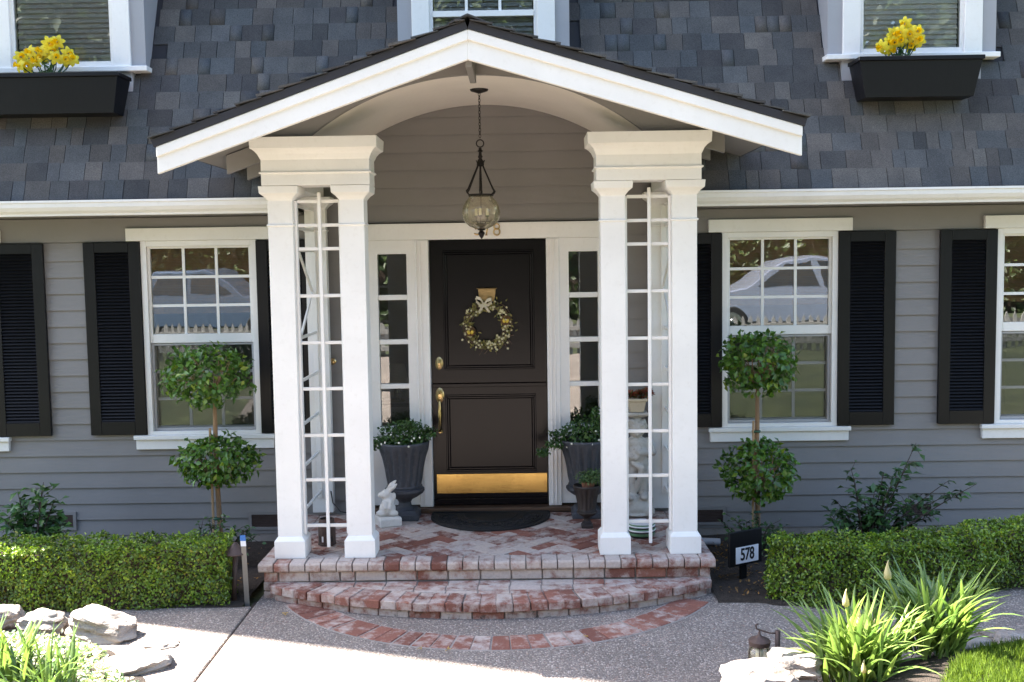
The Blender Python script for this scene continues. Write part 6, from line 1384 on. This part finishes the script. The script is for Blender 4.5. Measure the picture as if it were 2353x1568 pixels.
# ------------------------------------------------------------------ the street side, seen mirrored in the window glass
fy, fz = -11.2, 0.51
fen = thing('picket_fence', (0, fy, fz), 'white picket fence along the front garden, mirrored in the window glass', 'fence')
mb = MB(); mb.prismy([(-0.035, 0), (0.035, 0), (0.035, 0.62), (0.0, 0.70), (-0.035, 0.62)], -0.01, 0.01); PK = mb.mesh('picket', M['fencewhite'])
for i in range(150): inst('picket', PK, fen, T(-10.5+i*0.14, fy, fz))
for z in (0.15, 0.46):
    mb = MB(); mb.box(-10.6, 10.5, fy+0.011, fy+0.05, fz+z, fz+z+0.08); mb.build('rail', M['fencewhite'], fen)
def car(cx, cy, zz, prof_, win, paintm, label, sgn=1, width=1.8, wheels=(0.85, 3.75), wr_=0.36):
    """side-on car: body with tumblehome, window openings, wheels"""
    t = thing('parked_car', (cx, cy, zz), label, 'car'); L_ = max(p_[0] for p_ in prof_); X = lambda u: cx+sgn*(u-L_/2)
    mb = MB(); rs = []
    for f, ins in ((-1.0, 1.0), (-0.72, 0.0), (0.72, 0.0), (1.0, 1.0)):
        rs.append([(X(u), cy+f*width/2*(1-0.12*max(0, (z-0.95))/0.7), zz+z-(0.03*ins if z > 0.5 else -0.03*ins)) for u, z in prof_])
    mb.rings(rs); mb.build('body', paintm, t, bev=0.02, auto=True)
    for s in (-1, 1):
        for poly in win:
            mb = MB(); yw = lambda z: cy+s*(width/2*(1-0.12*max(0, (z-0.95))/0.7)+0.004)
            a = [(X(u), yw(z), zz+z) for u, z in poly]; b = [(x, y-s*0.03, z) for x, y, z in a]; mb.rings([a, b]); mb.build('window', M['carglass'], t)
    for u in wheels:
        for s in (-1, 1):
            yw = cy+s*(width/2-0.09); n2 = 24
            mb = MB(); mb.rings([[(X(u)+r_*math.cos(a), yw+q, zz+wr_+r_*math.sin(a)) for a in np.linspace(0, 2*math.pi, n2, endpoint=False)] for r_, q in ((wr_*0.9, -0.11), (wr_, -0.08), (wr_, 0.08), (wr_*0.9, 0.11))]); ty = mb.build('wheel', M['rubber'], t, auto=True)
            mb = MB(); mb.rings([[(X(u)+r_*math.cos(a), yw+s*q, zz+wr_+r_*math.sin(a)) for a in np.linspace(0, 2*math.pi, n2, endpoint=False)] for r_, q in ((wr_*0.6, 0.111), (wr_*0.58, 0.122), (wr_*0.2, 0.116), (wr_*0.15, 0.13))]); mb.build('rim', M['chrome'], ty, auto=True)
van = [(0.0, 0.42), (0.05, 0.75), (0.25, 0.98), (1.15, 1.12), (1.95, 1.66), (2.5, 1.76), (4.4, 1.74), (4.75, 1.1), (4.8, 0.45), (4.1, 0.30), (0.5, 0.30)]
car(6.35, -15.3, 0.535, van, [[(1.42, 1.12), (2.02, 1.58), (2.55, 1.66), (2.75, 1.12)], [(2.85, 1.12), (2.72, 1.66), (3.6, 1.66), (3.7, 1.12)], [(3.8, 1.12), (3.72, 1.65), (4.35, 1.62), (4.5, 1.12)]], M['carsilver'], 'silver minivan parked on the street, mirrored in the right-hand window', 1)
pick = [(0.0, 0.5), (0.04, 0.92), (0.15, 1.04), (1.35, 1.10), (1.95, 1.62), (2.2, 1.68), (3.3, 1.66), (3.55, 1.10), (5.0, 1.08), (5.05, 0.5), (4.4, 0.38), (0.5, 0.38)]
car(-7.0, -15.3, 0.535, pick, [[(1.62, 1.12), (2.05, 1.54), (2.5, 1.58), (2.5, 1.12)], [(2.6, 1.12), (2.6, 1.58), (3.2, 1.56), (3.35, 1.12)]], M['carblue'], 'blue-grey pickup parked on the street, mirrored in the left-hand window', -1, wheels=(0.95, 4.1))
t = thing('backdrop_hedge', (0, -23.0, 0.5), 'added tall dark hedge across the street, darkening the window reflections', 'hedge')  # added backdrop, its solid core blocks the sky from the window reflections
mb = MB(); mb.box(-26, 26, -23.6, -22.9, 0.45, 4.4); mb.build('twig_core', M['darkbark'], t)
n_ = 16000; P_ = np.stack([rng.uniform(-26, 26, n_), np.full(n_, -22.85)+0.25*rng.random(n_), 0.5+4.3*rng.random(n_)], 1)
leafobj('foliage', t, P_, np.tile([0, 1.0, 0.4], (n_, 1)), 0.22*(0.6+0.8*rng.random(n_)), 0.14*(0.6+0.8*rng.random(n_)), M['treeleaf'], jitter=1.2, tints=((0.5, 0.5, 0.5), (1.7, 1.6, 1.2)))
for i, (tx, ty, hh) in enumerate(((-19, -26, 15), (-12.5, -25, 14), (-6, -27, 16.5), (0.5, -25.5, 15), (7, -26.5, 16.5), (13, -25, 14.5), (19.5, -27, 16))):
    t = thing('street_tree', (tx, ty, 0.5), 'broad dark street tree standing across the street behind the hedge', 'tree', 'trees across the street')
    mb = MB(); mb.tube([(tx, ty, 0.4), (tx+0.1, ty, 1.5), (tx, ty, hh*0.45), (tx+0.2, ty, hh*0.75)], [0.32, 0.25, 0.18, 0.06], 9)
    for k in range(6):
        a = k*1.05+i; mb.tube([(tx, ty, hh*(0.25+0.06*k)), (tx+1.2*math.cos(a), ty+1.2*math.sin(a), hh*(0.4+0.06*k)), (tx+2.3*math.cos(a), ty+2.3*math.sin(a), hh*(0.48+0.06*k))], [0.12, 0.07, 0.03], 6)
    mb.build('trunk', M['darkbark'], t, smooth=True)
    n_ = 11000; d = unit(rng.normal(size=(n_, 3))); rr = (0.35+0.65*rng.random((n_, 1))**0.5)
    bm_ = np.array([1+0.3*mnoise.noise(Vector((float(q[0])*2+i, float(q[1])*2, float(q[2])*2))) for q in d])[:, None]
    P_ = np.array((tx, ty, hh*0.53))+d*rr*bm_*np.array((4.3, 3.2, hh*0.50)); P_[:, 2] = np.maximum(P_[:, 2], 0.6)
    leafobj('crown', t, P_, d+np.array([0, 0, 0.5]), 0.42*(0.6+0.8*rng.random(n_)), 0.30*(0.6+0.8*rng.random(n_)), M['treeleaf'], jitter=1.2, tints=((0.5, 0.5, 0.5), (1.7, 1.6, 1.2)))
